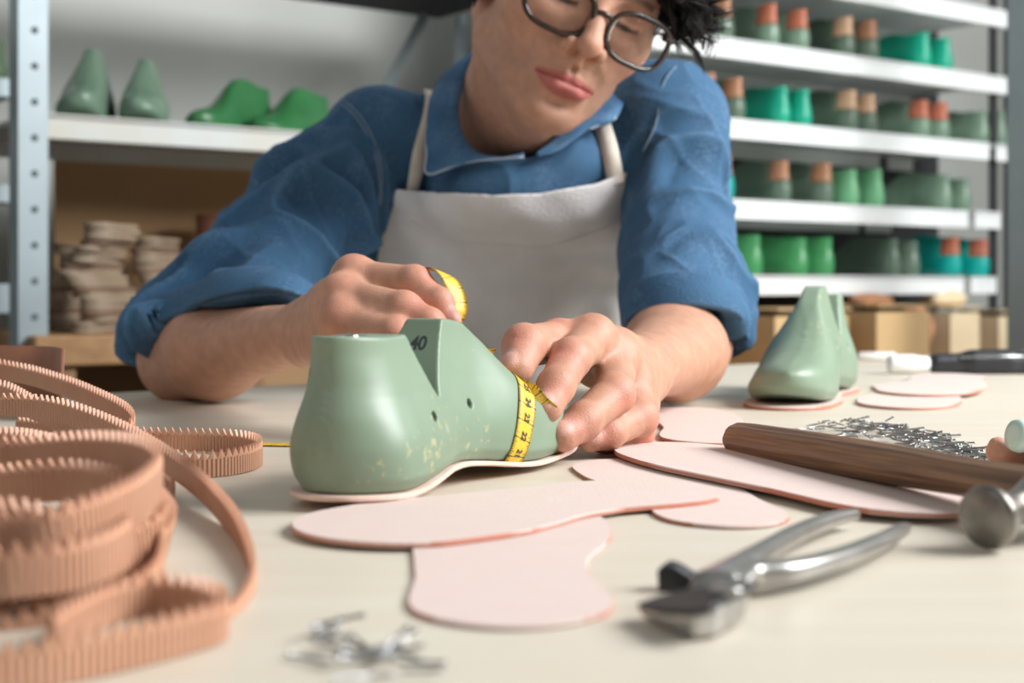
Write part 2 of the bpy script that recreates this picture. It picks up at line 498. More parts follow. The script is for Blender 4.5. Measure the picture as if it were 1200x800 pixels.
add_box(bm, at(RK, (a+b)/2, .315, 1.05), (b-a, .008, 1.3), ROOM)
o = bm_obj('back_panel_or_shade', bm, M['dark']); o.parent = rr  # rack has no back: dark sheet added for the shade behind the lasts
for v in o.data.vertices: v.co -= rr.location
# darker post and pale pipe at the far right
t = tpos(RK, 1203, -.35)
bm = bmesh.new(); add_box(bm, at(RK, t, -.35, 1.0), (.05, .05, 2.0), ROOM, .004); o = bm_obj('steel_post', bm, M['galv'])
tag(o, 'pale steel post at the right edge of the view, in front of the rack end', 'post')
t = tpos(RK, 1225, .12)
bm = bmesh.new(); add_box(bm, at(RK, t, .12, .40), (.26, .3, .80), ROOM, .004)
add_box(bm, at(RK, t, -.035, .62), (.22, .012, .14), ROOM, .003); add_box(bm, at(RK, t, -.035, .44), (.22, .012, .14), ROOM, .003)
o = bm_obj('brown_cabinet', bm, mat('dark_brown_wood', (70,48,34), rough=.6, var=.4)); o.name = 'low_cabinet'
tag(o, 'dark brown low cabinet behind the right end of the last rack', 'cabinet')

lr = rack(LK, tpos(LK, 40), tpos(LK, 600), .36, [1.108], [(tpos(LK, 38), -.003)],
          'grey steel rack with a perforated upright and a white shelf on the left', back=[(tpos(LK, 66, .36), tpos(LK, 560, .36), .62, 1.072, 'fibre')], zmax=1.7, board='shelf_grey')
# upper dark shelf and the rack's crossed brace
t0, t1 = tpos(LK, 52), tpos(LK, 640)
bm = bmesh.new(); add_box(bm, at(LK, (t0+t1)/2, .18, 1.412), (t1-t0, .36, .02), ROOM); add_box(bm, at(LK, (t0+t1)/2, .004, 1.415), (t1-t0, .008, .044), ROOM)
o = bm_obj('upper_shelf', bm, M['dark']); o.parent = lr
for v in o.data.vertices: v.co -= lr.location
for (x0, y0, x1, y1) in ((498, 18, 448, 112), (540, 20, 536, 108)):
    a = P(x0, y0, ypos(LK, x0, .30)); b = P(x1, y1, ypos(LK, x1, .30))
    vs, fs = tube([a, b], .011, 4); o = mesh_obj('brace', vs, fs, M['galv'], lr, shade=False)
# next rack further left, seen as three shelf ends
lr2 = empty('storage_rack', at(LK, tpos(LK, -80), .2, 0), 'second grey rack beyond the perforated upright at the left edge', 'rack')
for (y, hgt) in ((102, .03), (226, .03), (350, .045)):
    t0, t1 = tpos(LK, -250, .1), tpos(LK, 17, .1); Y = ypos(LK, 0, .1); z = CZ-(y-335)*Y/F
    bm = bmesh.new(); add_box(bm, at(LK, (t0+t1)/2, .25, z), (t1-t0, .3, hgt), ROOM, .002)
    o = bm_obj('shelf_board', bm, M['galv']); o.parent = lr2
    for v in o.data.vertices: v.co -= lr2.location
for px in (-240, -120):
    bm = bmesh.new(); add_box(bm, at(LK, tpos(LK, px, .1), .1, .8), (.04, .003, 1.6), ROOM)
    o = bm_obj('upright', bm, M['galv']); o.parent = lr2
    for v in o.data.vertices: v.co -= lr2.location

# ------------------------------------------------------------------ lasts on the racks
def lastmat(name, c): return mat(name, c, rough=.35, var=.2, vscale=12, vcol=tuple(int(x*.8) for x in c))
LC = {'grey': lastmat('grey_green_last', (88,108,92)), 'olive': lastmat('dark_olive_last', (92,112,88)), 'green': lastmat('leaf_green_last', (62,140,84)),
      'teal': lastmat('teal_last', (18,158,128)), 'mint': lastmat('mint_last', (112,176,130)), 'sage': lastmat('sage_last', (108,134,114)),
      'forest': lastmat('forest_green_last', (52,112,66)), 'blue': lastmat('blue_teal_last', (0,160,150))}
TOPC = {'brown': mat('brown_last_top', (170,122,90), rough=.5, var=.3, vscale=20), 'pale': mat('pale_wood_last_top', (196,160,128), rough=.5, var=.3, vscale=20),
        'rust': mat('rust_last_top', (178,104,78), rough=.5, var=.3, vscale=20)}
WORD = {'grey': 'grey-green', 'olive': 'dark olive', 'green': 'leaf green', 'teal': 'bright teal', 'mint': 'light mint green', 'sage': 'sage', 'blue': 'blue-teal'}
CH = .0032
full_me = mesh_obj('proto', *last_mesh(CH, notch=False, it=2), None).data
low_me = mesh_obj('proto', *last_mesh(CH, notch=False, it=2, block=-1), None).data
top_me = mesh_obj('proto', *last_mesh(CH, notch=False, it=2, block=1), None).data
for me in (full_me, low_me, top_me): me.materials.append(LC['grey'])
for o in [o for o in COL.objects if o.name.startswith('proto')]: bpy.data.objects.remove(o)
ORD = ['first','second','third','fourth','fifth','sixth','seventh','eighth','ninth','tenth','eleventh','twelfth']
def setm(o, m):
    o.material_slots[0].link = 'OBJECT'; o.material_slots[0].material = m
def place_last(pos, ang, color, top, label, group, sc=1.0, mirror=False, zs=1.0, wid=1.0):
    if top:
        r = empty('shoe_last', pos, label, 'shoe last', group)
        a = link(bpy.data.objects.new('last_body', low_me), r); setm(a, LC[color])
        b = link(bpy.data.objects.new('heel_block', top_me), r); setm(b, TOPC[top])
        b['label'] = {'brown': 'brown', 'pale': 'pale wooden', 'rust': 'rust-coloured'}[top]+' heel block of the last'
    else:
        r = link(bpy.data.objects.new('shoe_last', full_me)); r.location = tuple(pos); setm(r, LC[color]); tag(r, label, 'shoe last', group)
    r.rotation_euler = (0, 0, ang); r.scale = (sc, (-sc if mirror else sc)*wid, sc*zs)
    return r
rows = [
 ('top visible', SH[1], [(850,'grey','brown'),(904,'sage','rust'),(940,'sage','rust'),(993,'grey','pale'),(1021,'grey','brown'),(1083,'teal',None),(1108,'teal',None)]),
 ('second', SH[2], [(832,'grey','brown'),(864,'grey','brown'),(917,'teal',None),(942,'teal',None),(998,'grey','pale'),(1020,'grey','pale'),(1082,'sage','rust'),(1105,'sage','rust'),(1152,'sage',None),(1172,'sage',None)]),
 ('third', SH[3], [(851,'blue','brown'),(918,'grey','brown'),(968,'grey','brown'),(998,'mint',None),(1027,'mint',None),(1108,'sage',None),(1130,'sage',None)]),
 ('lowest', SH[4], [(886,'green',None),(940,'green',None),(970,'green',None),(1046,'grey',None),(1070,'grey',None),(1118,'blue','rust'),(1152,'blue','rust')])]
HANG = math.atan2(N[1], N[0])
for rname, z, items in rows:
    for i, (px, c, tp) in enumerate(items):
        sc = 1.0
        t = tpos(RK, px, .035)
        lab = f"{WORD[c]} last{' with '+{'brown':'brown','pale':'pale wooden','rust':'rust'}[tp]+' top' if tp else ''}, {ORD[i]} from left on the {rname} white shelf"
        place_last(at(RK, t, .02, z), HANG+rng.uniform(-.08, .08)+(.25 if rname == 'lowest' and px in (886,940,970) else 0), c, tp, lab, f'shoe lasts on the {rname} shelf of the right rack', sc, i % 2 == 1, 1.0+rng.uniform(-.03,.05)+(.1 if tp else 0), wid=.76)
Yl = lambda px: ypos(LK, px, .16)
for i, (px, c, ang, sc, zs, lab) in enumerate([
    (116,'sage',-1.44,.84,1.78,'grey-green tall shoe last at the left end of the left shelf'), (176,'sage',-1.40,.84,1.66,'grey-green tall shoe last, second on the left shelf'),
    (314,'forest',-2.0,.84,1.46,'shiny green shoe last, third on the left shelf'), (382,'forest',-2.0,.84,1.38,'shiny green shoe last beside the shoulder, fourth on the left shelf'),
    (8,'olive',-2.3,.9,1.0,'dark green shoe last at the left edge beyond the upright')]):
    t = tpos(LK, px, .20)
    z = 1.108 if i < 4 else CZ-(88-335)*ypos(LK, 0, .1)/F
    place_last(at(LK, t, .20, z), ang, c, None, lab, 'shoe lasts on the left rack', sc, i % 2 == 0, zs, wid=1.16 if i < 2 else 1)

# ------------------------------------------------------------------ low bench, stacked sole blanks, boxes
zb = .855-(392-335)*2.1/F
t0, t1 = tpos(LK, 36, -.02), tpos(LK, 420, -.02)
bn = empty('work_bench', at(LK, (t0+t1)/2, .15, 0), 'low wooden bench under the left rack carrying stacks of soles', 'bench')
bm = bmesh.new(); add_box(bm, at(LK, (t0+t1)/2, .16, zb-.022), (t1-t0, .40, .044), ROOM, .003); o = bm_obj('bench_top', bm, M['wood']); o.parent = bn
for v in o.data.vertices: v.co -= bn.location
for a in (t0+.04, t1-.04):
    for d in (0, .32):
        bm = bmesh.new(); add_box(bm, at(LK, a, d, (zb-.044)/2), (.05, .05, zb-.044), ROOM, .003); o = bm_obj('leg', bm, M['wood']); o.parent = bn
        for v in o.data.vertices: v.co -= bn.location
M['blank'] = mat('sole_blank_grey', (158,142,122), rough=.9, var=.5, vscale=30, vcol=(140,116,92))
M['blank2'] = mat('sole_blank_brown', (132,108,88), rough=.9, var=.5, vscale=30, vcol=(104,82,66))
vs, fs = insole_mesh(.0085, 0, scale=.48, soft=.0018)
vs[:, 1] *= 1.3
sole_me = mesh_obj('proto', vs-np.array([.063,0,0]), fs, M['blank']).data
bpy.data.objects.remove(COL.objects['proto'])
def stack(px, dep, n, z, name, lean):
    t = tpos(LK, px, dep); p = at(LK, t, dep, z+.0005)
    for i in range(n):
        o = link(bpy.data.objects.new('sole_blank', sole_me))
        o.location = tuple(p+V3(lean*math.sin(i*.45)*.012+rng.uniform(-.004,.004), rng.uniform(-.004,.004), i*.0088))
        o.rotation_euler = (0, 0, 1.15+rng.uniform(-.08,.08)+(.2 if i > n*.6 else 0))
        setm(o, M['blank2'] if i % 4 == 3 else M['blank'])
        pos = 'topmost' if i == n-1 else 'lowest' if i == 0 else f'number {i+1} from the bottom'
        tag(o, f'sole blank, {pos} in the {name}', 'sole blank', 'stacked sole blanks on the low bench')
stack(120, .06, 19, zb, 'tall leaning stack at the left', 1.4)
stack(96, .22, 16, zb, 'darker stack behind the tall left stack', -1)
stack(192, .22, 14, zb+.03, 'short stack beside the man\'s elbow', 1.2)
bm = bmesh.new(); add_box(bm, at(LK, tpos(LK, 192, .22), .22, zb+.015), (.19, .12, .0295), ROOM, .003)
o = bm_obj('wooden_block', bm, M['wood']); tag(o, 'pale wooden block under the short stack of sole blanks', 'block')
# coiled piece of brown leather at the back of the bench
p = at(LK, tpos(LK, 262, .24), .24, zb)
pl = []
for i in range(60):
    a = i*.35; r = .012+.0018*i*.35*1.2
    pl.append(p+V3(math.cos(a)*r, math.sin(a)*r*.9, .06))
M['leather'] = mat('brown_leather', (150,100,76), rough=.6, var=.4, vscale=25)
def ribbon(path, ups, width, thick, teeth=0, pitch=.004, closed=False, base=0):
    """strip standing on its edge: path = centre of its lower edge, ups = direction of its width"""
    path = np.asarray(path, float); n = len(path); ups = np.asarray(ups, float)
    T = np.gradient(path, axis=0)
    if closed: T = np.roll(path, -1, 0)-np.roll(path, 1, 0)
    T /= np.linalg.norm(T, axis=1)[:, None]+1e-12
    U = ups-T*(ups*T).sum(1)[:, None]; U /= np.linalg.norm(U, axis=1)[:, None]+1e-12
    S = np.cross(T, U)
    w = np.full(n, float(width)); 
    top = w+(np.where(np.arange(n) % 2 == 0, teeth, 0) if teeth else 0)
    h = thick/2
    vs = []
    for i in range(n):
        for (a, b) in ((0, -h), (w[i], -h), (top[i], -h*.6), (top[i], h*.6), (w[i], h), (0, h)):
            vs.append(path[i]+U[i]*a+S[i]*b)
    fs = []
    m = n if closed else n-1
    for i in range(m):
        for k in range(6):
            j = (i+1) % n; fs.append((i*6+k, i*6+(k+1) % 6, j*6+(k+1) % 6, j*6+k))
    if not closed: fs.append(tuple(range(6))); fs.append(tuple((n-1)*6+k for k in range(6))[::-1])
    return np.array(vs), fs
pl = np.array(pl); pl[:, 2] = zb+.001
vs, fs = ribbon(pl, [(0,0,1)]*60, .195, .003)
o = mesh_obj('leather_roll', vs, fs, M['leather']); tag(o, 'brown leather roll at the back of the bench near the man\'s sleeve', 'leather roll')
o.location.z = 0
# boxes on a counter under the right rack
zc = .70
t0, t1 = tpos(RK, 700), tpos(RK, 1165)
bn = empty('counter', at(RK, (t0+t1)/2, .1, 0), 'low counter under the right rack carrying cardboard boxes', 'counter')
bm = bmesh.new(); add_box(bm, at(RK, (t0+t1)/2, .10, zc-.015), (t1-t0, .44, .03), ROOM, .003); o = bm_obj('counter_top', bm, M['wood']); o.parent = bn
for v in o.data.vertices: v.co -= bn.location
for a in (t0+.02, (t0+t1)/2, t1-.02):
    bm = bmesh.new(); add_box(bm, at(RK, a, .1, (zc-.03)/2), (.03, .40, zc-.03), ROOM, .002); o = bm_obj('support_panel', bm, M['wood']); o.parent = bn
    for v in o.data.vertices: v.co -= bn.location
M['card'] = mat('cardboard', (214,180,132), rough=.9, var=.3, vscale=8, vcol=(198,162,112))
M['cream'] = mat('cream_board', (226,206,170), rough=.85, var=.3, vscale=8)
M['tan'] = mat('tan_leather_scrap', (184,134,98), rough=.7, var=.3, vscale=20)
def carton(px, dep, w, d, h, m, label, open_=False):
    t = tpos(RK, px, dep); c = at(RK, t, dep, zc); r = empty('carton', c, label, 'box')
    bm = bmesh.new(); s = .004
    add_box(bm, (0,0,.002), (w,d,.004), ROOM)
    for (a, b, ww, dd) in ((0,-d/2+s/2,w,s),(0,d/2-s/2,w,s),(-w/2+s/2,0,s,d),(w/2-s/2,0,s,d)):
        add_box(bm, tuple(D*a+N*b+V3(0,0,h/2)), (ww,dd,h), ROOM, .0008)
    o = bm_obj('box_wall', bm, m); o.parent = r
    for sg in (-1, 1):
        bm = bmesh.new(); ax = (D, unit(N*math.cos(.5)+V3(0,0,-sg*math.sin(.5))), unit(np.cross(D, N*math.cos(.5)+V3(0,0,-sg*math.sin(.5)))))
        add_box(bm, tuple(N*sg*(d/2+d*.2*(1 if open_ else -1)*.9)+V3(0,0,h+(-.002 if open_ else .012))), (w, d*.45, .003), ax if open_ else ROOM)
        o = bm_obj('box_flap', bm, m); o.parent = r
    return r
carton(905, .02, .20, .20, .10, M['card'], 'tan cardboard box beside the man\'s elbow, under the rack')
carton(1020, -.02, .16, .16, .105, M['card'], 'tan cardboard box behind the standing last on the table')
carton(1098, .02, .10, .14, .10, M['cream'], 'cream box left of the smaller cream box at the right end of the counter')
carton(1150, .04, .05, .12, .09, M['cream'], 'small cream box at the right end of the counter')
def crumple(px, dep, z, r, m, name, label, cat, seed, zs=.45):
    t = tpos(RK, px, dep); c = at(RK, t, dep, z+r*zs*.8)
    def fn(p):
        q = (p-c)/np.array([r, r*.8, r*zs]); d = np.sqrt((q*q).sum(-1))-1
        return (d+.22*noise(p, 38, seed)+.1*np.abs(noise(p, 90, seed+3)))*r*zs
    v, q = field_mesh(fn, c-r*1.7, c+r*1.7, .006, 2)
    o = mesh_obj(name, v, q, m); return tag(o, label, cat)
crumple(1020, -.02, zc+.112, .05, M['tan'], 'leather_scrap', 'crumpled brown leather scrap on top of the tan box', 'leather scrap', 2, .35)
crumple(1060, .0, zc, .055, M['tan'], 'leather_scrap', 'brown leather scrap between the tan box and the cream box', 'leather scrap', 5, 1.1)
crumple(1104, .02, zc+.112, .05, M['cream'], 'leather_scrap', 'pale folded leather scrap on the cream box', 'leather scrap', 8, .4)

# ------------------------------------------------------------------ table
M['table'] = mat('birch_ply', (214,206,190), rough=.42, var=.6, vscale=5, vcol=(206,194,174), stretch=(1,9,1), bump=.05, bscale=60)
tb = empty('work_table', L0+D*.3-N*.8, 'large pale birch-topped work table in front of the man', 'table')
bm = bmesh.new(); add_box(bm, tuple(D*0+V3(0,0,TZ-.015)), (4.2,1.6,.03), ROOM, .002, 2); 
o = bm_obj('tabletop', bm, M['table']); o.parent = tb
for a in (-1.95, 1.95):
    for d in (-.7, .7):
        bm = bmesh.new(); add_box(bm, tuple(D*a+N*d+V3(0,0,(TZ-.03)/2)), (.06,.06,TZ-.03), ROOM, .004); o = bm_obj('leg', bm, M['wood']); o.parent = tb
# ------------------------------------------------------------------ the last being measured
ANG = math.radians(64)
LO = V3(-.0900, .660, TZ+.0068)
def lw(s, v, z):
    """point of the measured last: s from heel back, v towards the viewer's side, z above its seat"""
    return LO+V3(math.cos(ANG)*s+math.sin(ANG)*v, math.sin(ANG)*s-math.cos(ANG)*v, z)
v, q = last_mesh(.0009, it=3, notch=True)
vr = relax(v, q, 22); wb = (1-sstep(v[:, 0], .018, .034))*(1-sstep(v[:, 2], .064, .070))*sstep(v[:, 2], .004, .010); v = v*(1-wb[:, None])+vr*wb[:, None]
last = mesh_obj('shoe_last', v, q, M['last']); last.location = tuple(LO); last.rotation_euler = (0,0,ANG)
tag(last, 'pale green plastic shoe last marked 40, being measured with yellow tape', 'shoe last')
def text_mesh(name, txt, size, origin, ex, ey, m, parent, extrude=.0002, squeeze=1.0, bold=0):
    cu = bpy.data.curves.new(name, 'FONT'); cu.body = txt; cu.size = size; cu.align_x = 'CENTER'; cu.align_y = 'CENTER'; cu.extrude = extrude; cu.offset = bold; cu.space_character = .95
    tmp = bpy.data.objects.new(name, cu); COL.objects.link(tmp)
    me = bpy.data.meshes.new_from_object(tmp.evaluated_get(bpy.context.evaluated_depsgraph_get()))
    bpy.data.objects.remove(tmp)
    ex = unit(ex)*squeeze; ey = unit(ey); ez = np.cross(unit(ex), ey)
    co = np.array([v.co for v in me.vertices]); w = np.asarray(origin)+co[:, :1]*ex+co[:, 1:2]*ey+co[:, 2:]*ez
    if parent is not None:
        mi = np.array(parent_matrix(parent).inverted()); w = w@mi[:3,:3].T+mi[:3,3]
    me.vertices.foreach_set('co', w.astype(np.float32).ravel()); me.update(); me.materials.append(m); me.name = name
    return link(bpy.data.objects.new(name, me), parent)
# front wall of the V: its two directions
fw = unit(lw(.0955, 0, .0800)-lw(.0744, 0, .042)); acr = unit(lw(0, .01, 0)-lw(0, 0, 0))
nrm = unit(np.cross(acr, fw)); nrm = nrm if nrm[1] < 0 else -nrm
text_mesh('size_number', '40', .0112, lw(.0744+.0211*(.0690-.042)/.038, .0026, .0680)+nrm*.0004, acr, fw, M['ink'], last, squeeze=.9, bold=.0003)
for nm, (s_, z_) in (('screw_hole', (.0615,.0335)), ('screw_hole', (.107,.0365))):
    vs, fs = lathe([(0,.0024),(.0005,.0024)], lw(s_, .013, z_), lw(0,1,0)-lw(0,0,0), 20)
    mesh_obj(nm, vs, fs, M['last_dark_hole'], last)
vs, fs = lathe([(0,.0062),(.0018,.0062),(.0024,.0056),(.0024,.0036),(-.004,.0032)], lw(.026, 0, .0726), (0,0,1), 28)
mesh_obj('metal_socket', vs, fs, M['steel'], last)
o = mesh_obj('socket_plate', *lathe([(0,.0042),(.0008,.0040)], lw(.040, 0, .0733), (0,0,1), 24), mat('dull_lead', (110,120,120), rough=.5, metal=.6), last)
# insole tacked under it
vs, fs = insole_mesh(.0026, .0006, follow=True)
vs[:, 2] -= .0030
M['insole_used'] = mat('used_insole', (226,200,186), rough=.8, var=.4, vscale=50, vcol=(206,166,148))
o = mesh_obj('insole', vs, fs, M['insole_used'], world=False, shade=False); o.location = tuple(LO); o.rotation_euler = (0,0,ANG)
o.location.x -= .001
tag(o, 'pink insole board fixed under the measured green last', 'insole')

# ------------------------------------------------------------------ loose insoles on the table
def put_insole(heel, toe, mirror, label, z=0, width=1.0, thick=.0026, tilt=0, wfac=1.0):
    h = np.array(heel); t = np.array(toe); d = t-h; L = np.linalg.norm(d); sc = L/LL
    vs, fs = insole_mesh(thick/sc if False else thick, 0, scale=1, mirror=mirror)
    vs[:, 0] *= sc; vs[:, 1] *= sc*width
    o = mesh_obj('insole', vs, fs, M['insole_top'], world=False, shade=False)
    o.location = (h[0], h[1], TZ+z+.0003); o.rotation_euler = (0, tilt, math.atan2(d[1], d[0]))
    return tag(o, label, 'insole')
T_ = .0029
#               heel            toe
put_insole((-.001,.432), (.006,.668), False, 'pink insole with its round heel nearest the viewer, partly under another insole', 0, 1.2, thick=.0014)
put_insole((.101,.612), (.060,.850), True, 'pink insole whose heel peeps out between the last and the pincers', 0, 1.05, thick=.0016)
put_insole((.088,.724), (-.081,.577), True, 'large pink insole lying in front of the measured last', .0015, 1.62, thick=.0022)
put_insole((.197,.625), (.085,.905), False, 'long pink insole running under the hammer handle', T_, 1.0)
put_insole((.130,.930), (.140,1.205), True, 'pink insole behind the left hand, partly under the long insole', 0, .95)
put_insole((.500,1.62), (.372,1.31), False, 'pink insole on top of the pair near the black tool', T_, 1.0)
put_insole((.420,1.50), (.330,1.20), False, 'pink insole underneath the pair near the black tool', 0, 1.0)

# ------------------------------------------------------------------ second last, standing on its own insole
A2 = math.atan2(-.255, -.098)
LO2 = V3(.325, 1.455, TZ+.0036)
v2, q2 = last_mesh(.0016, it=12, notch=True, mirror=True)
o = mesh_obj('shoe_last', v2, q2, M['last']); o.location = tuple(LO2); o.rotation_euler = (0,0,A2); o.scale = (1.05,1.0,1.25)
tag(o, 'green shoe last standing alone on the table right of the man\'s arm', 'shoe last')
vs, fs = insole_mesh(.0028, .004, follow=False); vs[:, 2] -= .0032
vs[:, 1] *= -1
o = mesh_obj('insole', vs, [f[::-1] for f in fs], M['insole_top'], world=False, shade=False); o.location = tuple(LO2); o.rotation_euler = (0,0,A2); o.scale = (1.05,1,1)
tag(o, 'pink insole under the standing green last', 'insole')

# ------------------------------------------------------------------ hammer
M['handle'] = mat('hammer_handle_wood', (122,88,60), rough=.45, var=.9, vscale=14, vcol=(66,44,30), bump=.2, bscale=60)
def grain(m, axis_stretch): pass
ha = V3(.1385, .872, TZ+.0112); hb = V3(.2235, .592, TZ+.0200)
hd = unit(hb-ha); hl = np.linalg.norm(hb-ha)
ham = empty('hammer', (hb[0], hb[1], TZ), 'cobbler hammer with octagonal wooden handle and round steel face', 'hammer')
prof = [(0,.0072),(.002,.0094),(.02,.0098),(.10,.0100),(.18,.0092),(.24,.0082),(hl+.012,.0078)]
sideh = unit(np.cross(hd, (0,0,1))); uph = np.cross(sideh, hd)
vs, fs = [], []
for (h_, r_) in prof:
    for k in range(8):
        for e in (-.12, .12):
            a = 2*math.pi*(k+.5)/8+e*2.2; rr_ = r_/math.cos(0)*(1-.02)
            vs.append(V3(h_, r_*1.17*math.cos(a)*1.04, r_*1.13*math.sin(a)*.97))
n_ = 16
for i in range(len(prof)-1):
    for k in range(n_): fs.append((i*n_+k, i*n_+(k+1) % n_, (i+1)*n_+(k+1) % n_, (i+1)*n_+k))
fs.append(tuple(range(n_))[::-1]); fs.append(tuple((len(prof)-1)*n_+k for k in range(n_)))
hm = mat('hammer_handle', (138,102,70), rough=.42, var=.95, vscale=9, vcol=(78,52,36), stretch=(1.2,45,45), bump=.25, bscale=14)
ho = mesh_obj('handle', vs, fs, hm, world=False, shade=False)
Mx = Matrix([[hd[0], sideh[0], uph[0], ha[0]-hb[0]], [hd[1], sideh[1], uph[1], ha[1]-hb[1]], [hd[2], sideh[2], uph[2], ha[2]-TZ], [0,0,0,1]])
ho.parent = ham; ho.matrix_local = Mx
steelh = mat('worn_steel', (150,146,140), rough=.38, metal=.9, var=.7, vscale=60, vcol=(90,84,76), bump=.25, bscale=160)
# head: mushroom face towards the viewer's left, waist, eye, then a flattened peen
fc = V3(.1862, .561, TZ+.0132); ad = unit(V3(.75, .56, .10))
vs, fs = lathe([(0,.0006),(0,.0112),(.0008,.0124),(.003,.0129),(.006,.0122),(.010,.0100),(.014,.0080),(.020,.0072),(.026,.0076),(.032,.0095),(.038,.0112),(.050,.0115),(.058,.0105),(.066,.0085),(.095,.004)], fc, ad, 40)
vs = np.array(vs)
h_ = (vs-fc)@ad; u_ = unit(np.cross(ad, (0,0,1)))
fl = sstep(h_, .055, .095); comp = ((vs-fc)@u_)
vs += u_[None, :]*(comp*fl*1.6)[:, None]
mesh_obj('head', vs, fs, steelh, ham)

# ------------------------------------------------------------------ lasting pincers
pin = empty('pincers', (.075,.49,TZ), 'steel lasting pincers with dark jaws lying open on the table', 'pincers')
pm = mat('polished_steel', (186,184,180), rough=.3, metal=.85, var=.5, vscale=40, vcol=(140,136,130))
pd = mat('black_steel_and_reflection', (58,60,62), rough=.45, metal=.6, var=.5, vscale=60, vcol=(88,88,88))
def slab(pts, zs, widths, thick, m, name, parent, n=10):
    """forged bar: centre line, bottom heights, widths, thicknesses"""
    c = np.c_[np.array(pts), np.array(zs), np.array(widths), np.array(thick)]
    c = catmull(c, n); T = np.gradient(c[:, :2], axis=0); T /= np.linalg.norm(T, axis=1)[:, None]
    S = np.stack([-T[:, 1], T[:, 0]], 1); vs, fs = [], []
    K = 12
    for i in range(len(c)):
        x, y, z, w_, t_ = c[i]
        for k in range(K):
            a = 2*math.pi*k/K; ca, sa = math.cos(a), math.sin(a)
            px_ = math.copysign(abs(ca)**.6, ca)*w_/2; pz_ = math.copysign(abs(sa)**.6, sa)*t_/2
            vs.append((x+S[i][0]*px_, y+S[i][1]*px_, z+t_/2+pz_))
    for i in range(len(c)-1):
        for k in range(K): fs.append((i*K+k, i*K+(k+1) % K, (i+1)*K+(k+1) % K, (i+1)*K+k))
    fs.append(tuple(range(K))[::-1]); fs.append(tuple((len(c)-1)*K+k for k in range(K)))
    return mesh_obj(name, vs, fs, m, parent)
g = lambda px, py, z=TZ: tuple(G(px, py, z)[:2])
# arm whose handle is the near one (ends at 1060,632)
slab([g(838,722), g(868,700), g(930,694), g(990,676), g(1035,654), g(1060,636)], [TZ+.001,TZ+.003,TZ+.004,TZ+.004,TZ+.004,TZ+.0035],
     [.018,.014,.0095,.0085,.0075,.0055], [.010,.009,.0075,.007,.006,.005], pm, 'handle_arm', pin)
slab([g(838,716), g(852,702), g(890,674), g(935,646), g(975,628), g(1001,620)], [TZ+.004,TZ+.004,TZ+.004,TZ+.004,TZ+.004,TZ+.004],
     [.016,.013,.009,.008,.0075,.006], [.009,.008,.007,.0065,.006,.005], pm, 'handle_arm', pin)
def prism(name, top, z0, zt, inset, m, bev=.0016):
    zs = [zt[0]+(zt[1]-zt[0])*min(1, max(0, (x_-743)/95)) for x_, y_ in top]
    t = np.array([G(x_, y_, z_)[:2] for (x_, y_), z_ in zip(top, zs)]); c = t.mean(0); n = len(t)
    d = t-c; b_ = c+d*(1-inset/np.linalg.norm(d, axis=1)[:, None])
    vs = [(*p, z_) for p, z_ in zip(t, zs)]+[(*p, z0 if np.isscalar(z0) else z_-z0[0]) for p, z_ in zip(b_, zs)]
    cT, cB = len(vs), len(vs)+1; vs += [(*c, np.mean(zs)), (*c, np.mean([v_[2] for v_ in vs[n:2*n]]))]
    fs = [(i, (i+1) % n, cT) for i in range(n)]+[(n+i, n+(i+1) % n, cB) for i in range(n)]+[(i, n+i, n+(i+1) % n, (i+1) % n) for i in range(n)]
    o = mesh_obj(name, vs, fs, m, pin, shade=False); bv = o.modifiers.new('b', 'BEVEL'); bv.width = bev; bv.segments = 3; bv.limit_method = 'ANGLE'; bv.angle_limit = .5
    return o
prism('jaw', [(743,708),(775,717),(814,719),(846,709),(880,692),(832,688),(790,696)], TZ+.0006, (TZ+.0045, TZ+.0105), .002, pm, .0038)
prism('upper_jaw', [(746,706),(772,711),(805,714),(832,711),(852,699),(884,684),(866,676),(838,684),(800,690),(768,698)], (.0022,), (TZ+.0060, TZ+.0128), .0006, pd, .0007)  # thin dark plate: the jaw top's dark reflection put into its colour
# square hammer lug standing on the far side
lug = np.array([P(x_, y_, .488) for x_, y_ in ((771,700),(769,668),(779,660),(792,664),(836,692),(836,700))])
n = len(lug); dd = V3(.003, .0085, 0)
vs = [tuple(p) for p in lug]+[tuple(p+dd) for p in lug]
fs = [tuple(range(n)), tuple(range(n, 2*n))[::-1]]+[(i, (i+1) % n, n+(i+1) % n, n+i) for i in range(n)]
o = mesh_obj('hammer_lug', vs, fs, pd, pin, shade=False); bv = o.modifiers.new('b', 'BEVEL'); bv.width = .0012; bv.segments = 2
vs, fs = lathe([(0,.0048),(.0012,.0048),(.0018,.0042)], G(852,693,TZ+.0132), (0,0,1), 20); mesh_obj('rivet', vs, fs, pm, pin)

# ------------------------------------------------------------------ black tool with a white tip, at the back right
tp_ = G(1150, 438)
tool = empty('hand_tool', tp_, 'black handled tool with a white tip at the back right of the table', 'tool')
blk = mat('black_plastic', (38,40,44), rough=.35, bump=.2, bscale=120)
ax_ = unit(D*.5+V3(.7,-.25,0)); c_ = tp_+V3(0,0,.0125)
prims = [cap(c_-ax_*.055, c_+ax_*.10, .010, .013, .01, flat=(0,0,1), fs=1.2), cap(c_-ax_*.01+V3(0,0,.003), c_+ax_*.03+V3(0,0,.003), .012, .012, .01)]
for i in range(5):
    prims.append(cap(c_+ax_*(.04+i*.012)+V3(0,-.02,.014), c_+ax_*(.04+i*.012)+V3(0,.02,.014), .0012, .0012, .002, 's'))
v, q = sdf_mesh(prims, c_-.13, c_+.13, .002, 2); mesh_obj('grip', v, q, blk, tool)
vs, fs = tube([c_+ax_*-.03+V3(0,-.0105,.008), c_+ax_*.02+V3(0,-.0125,.009), c_+ax_*.07+V3(0,-.0135,.009)], .0014, 8)
mesh_obj('blade_slider', vs, fs, M['steel'], tool)
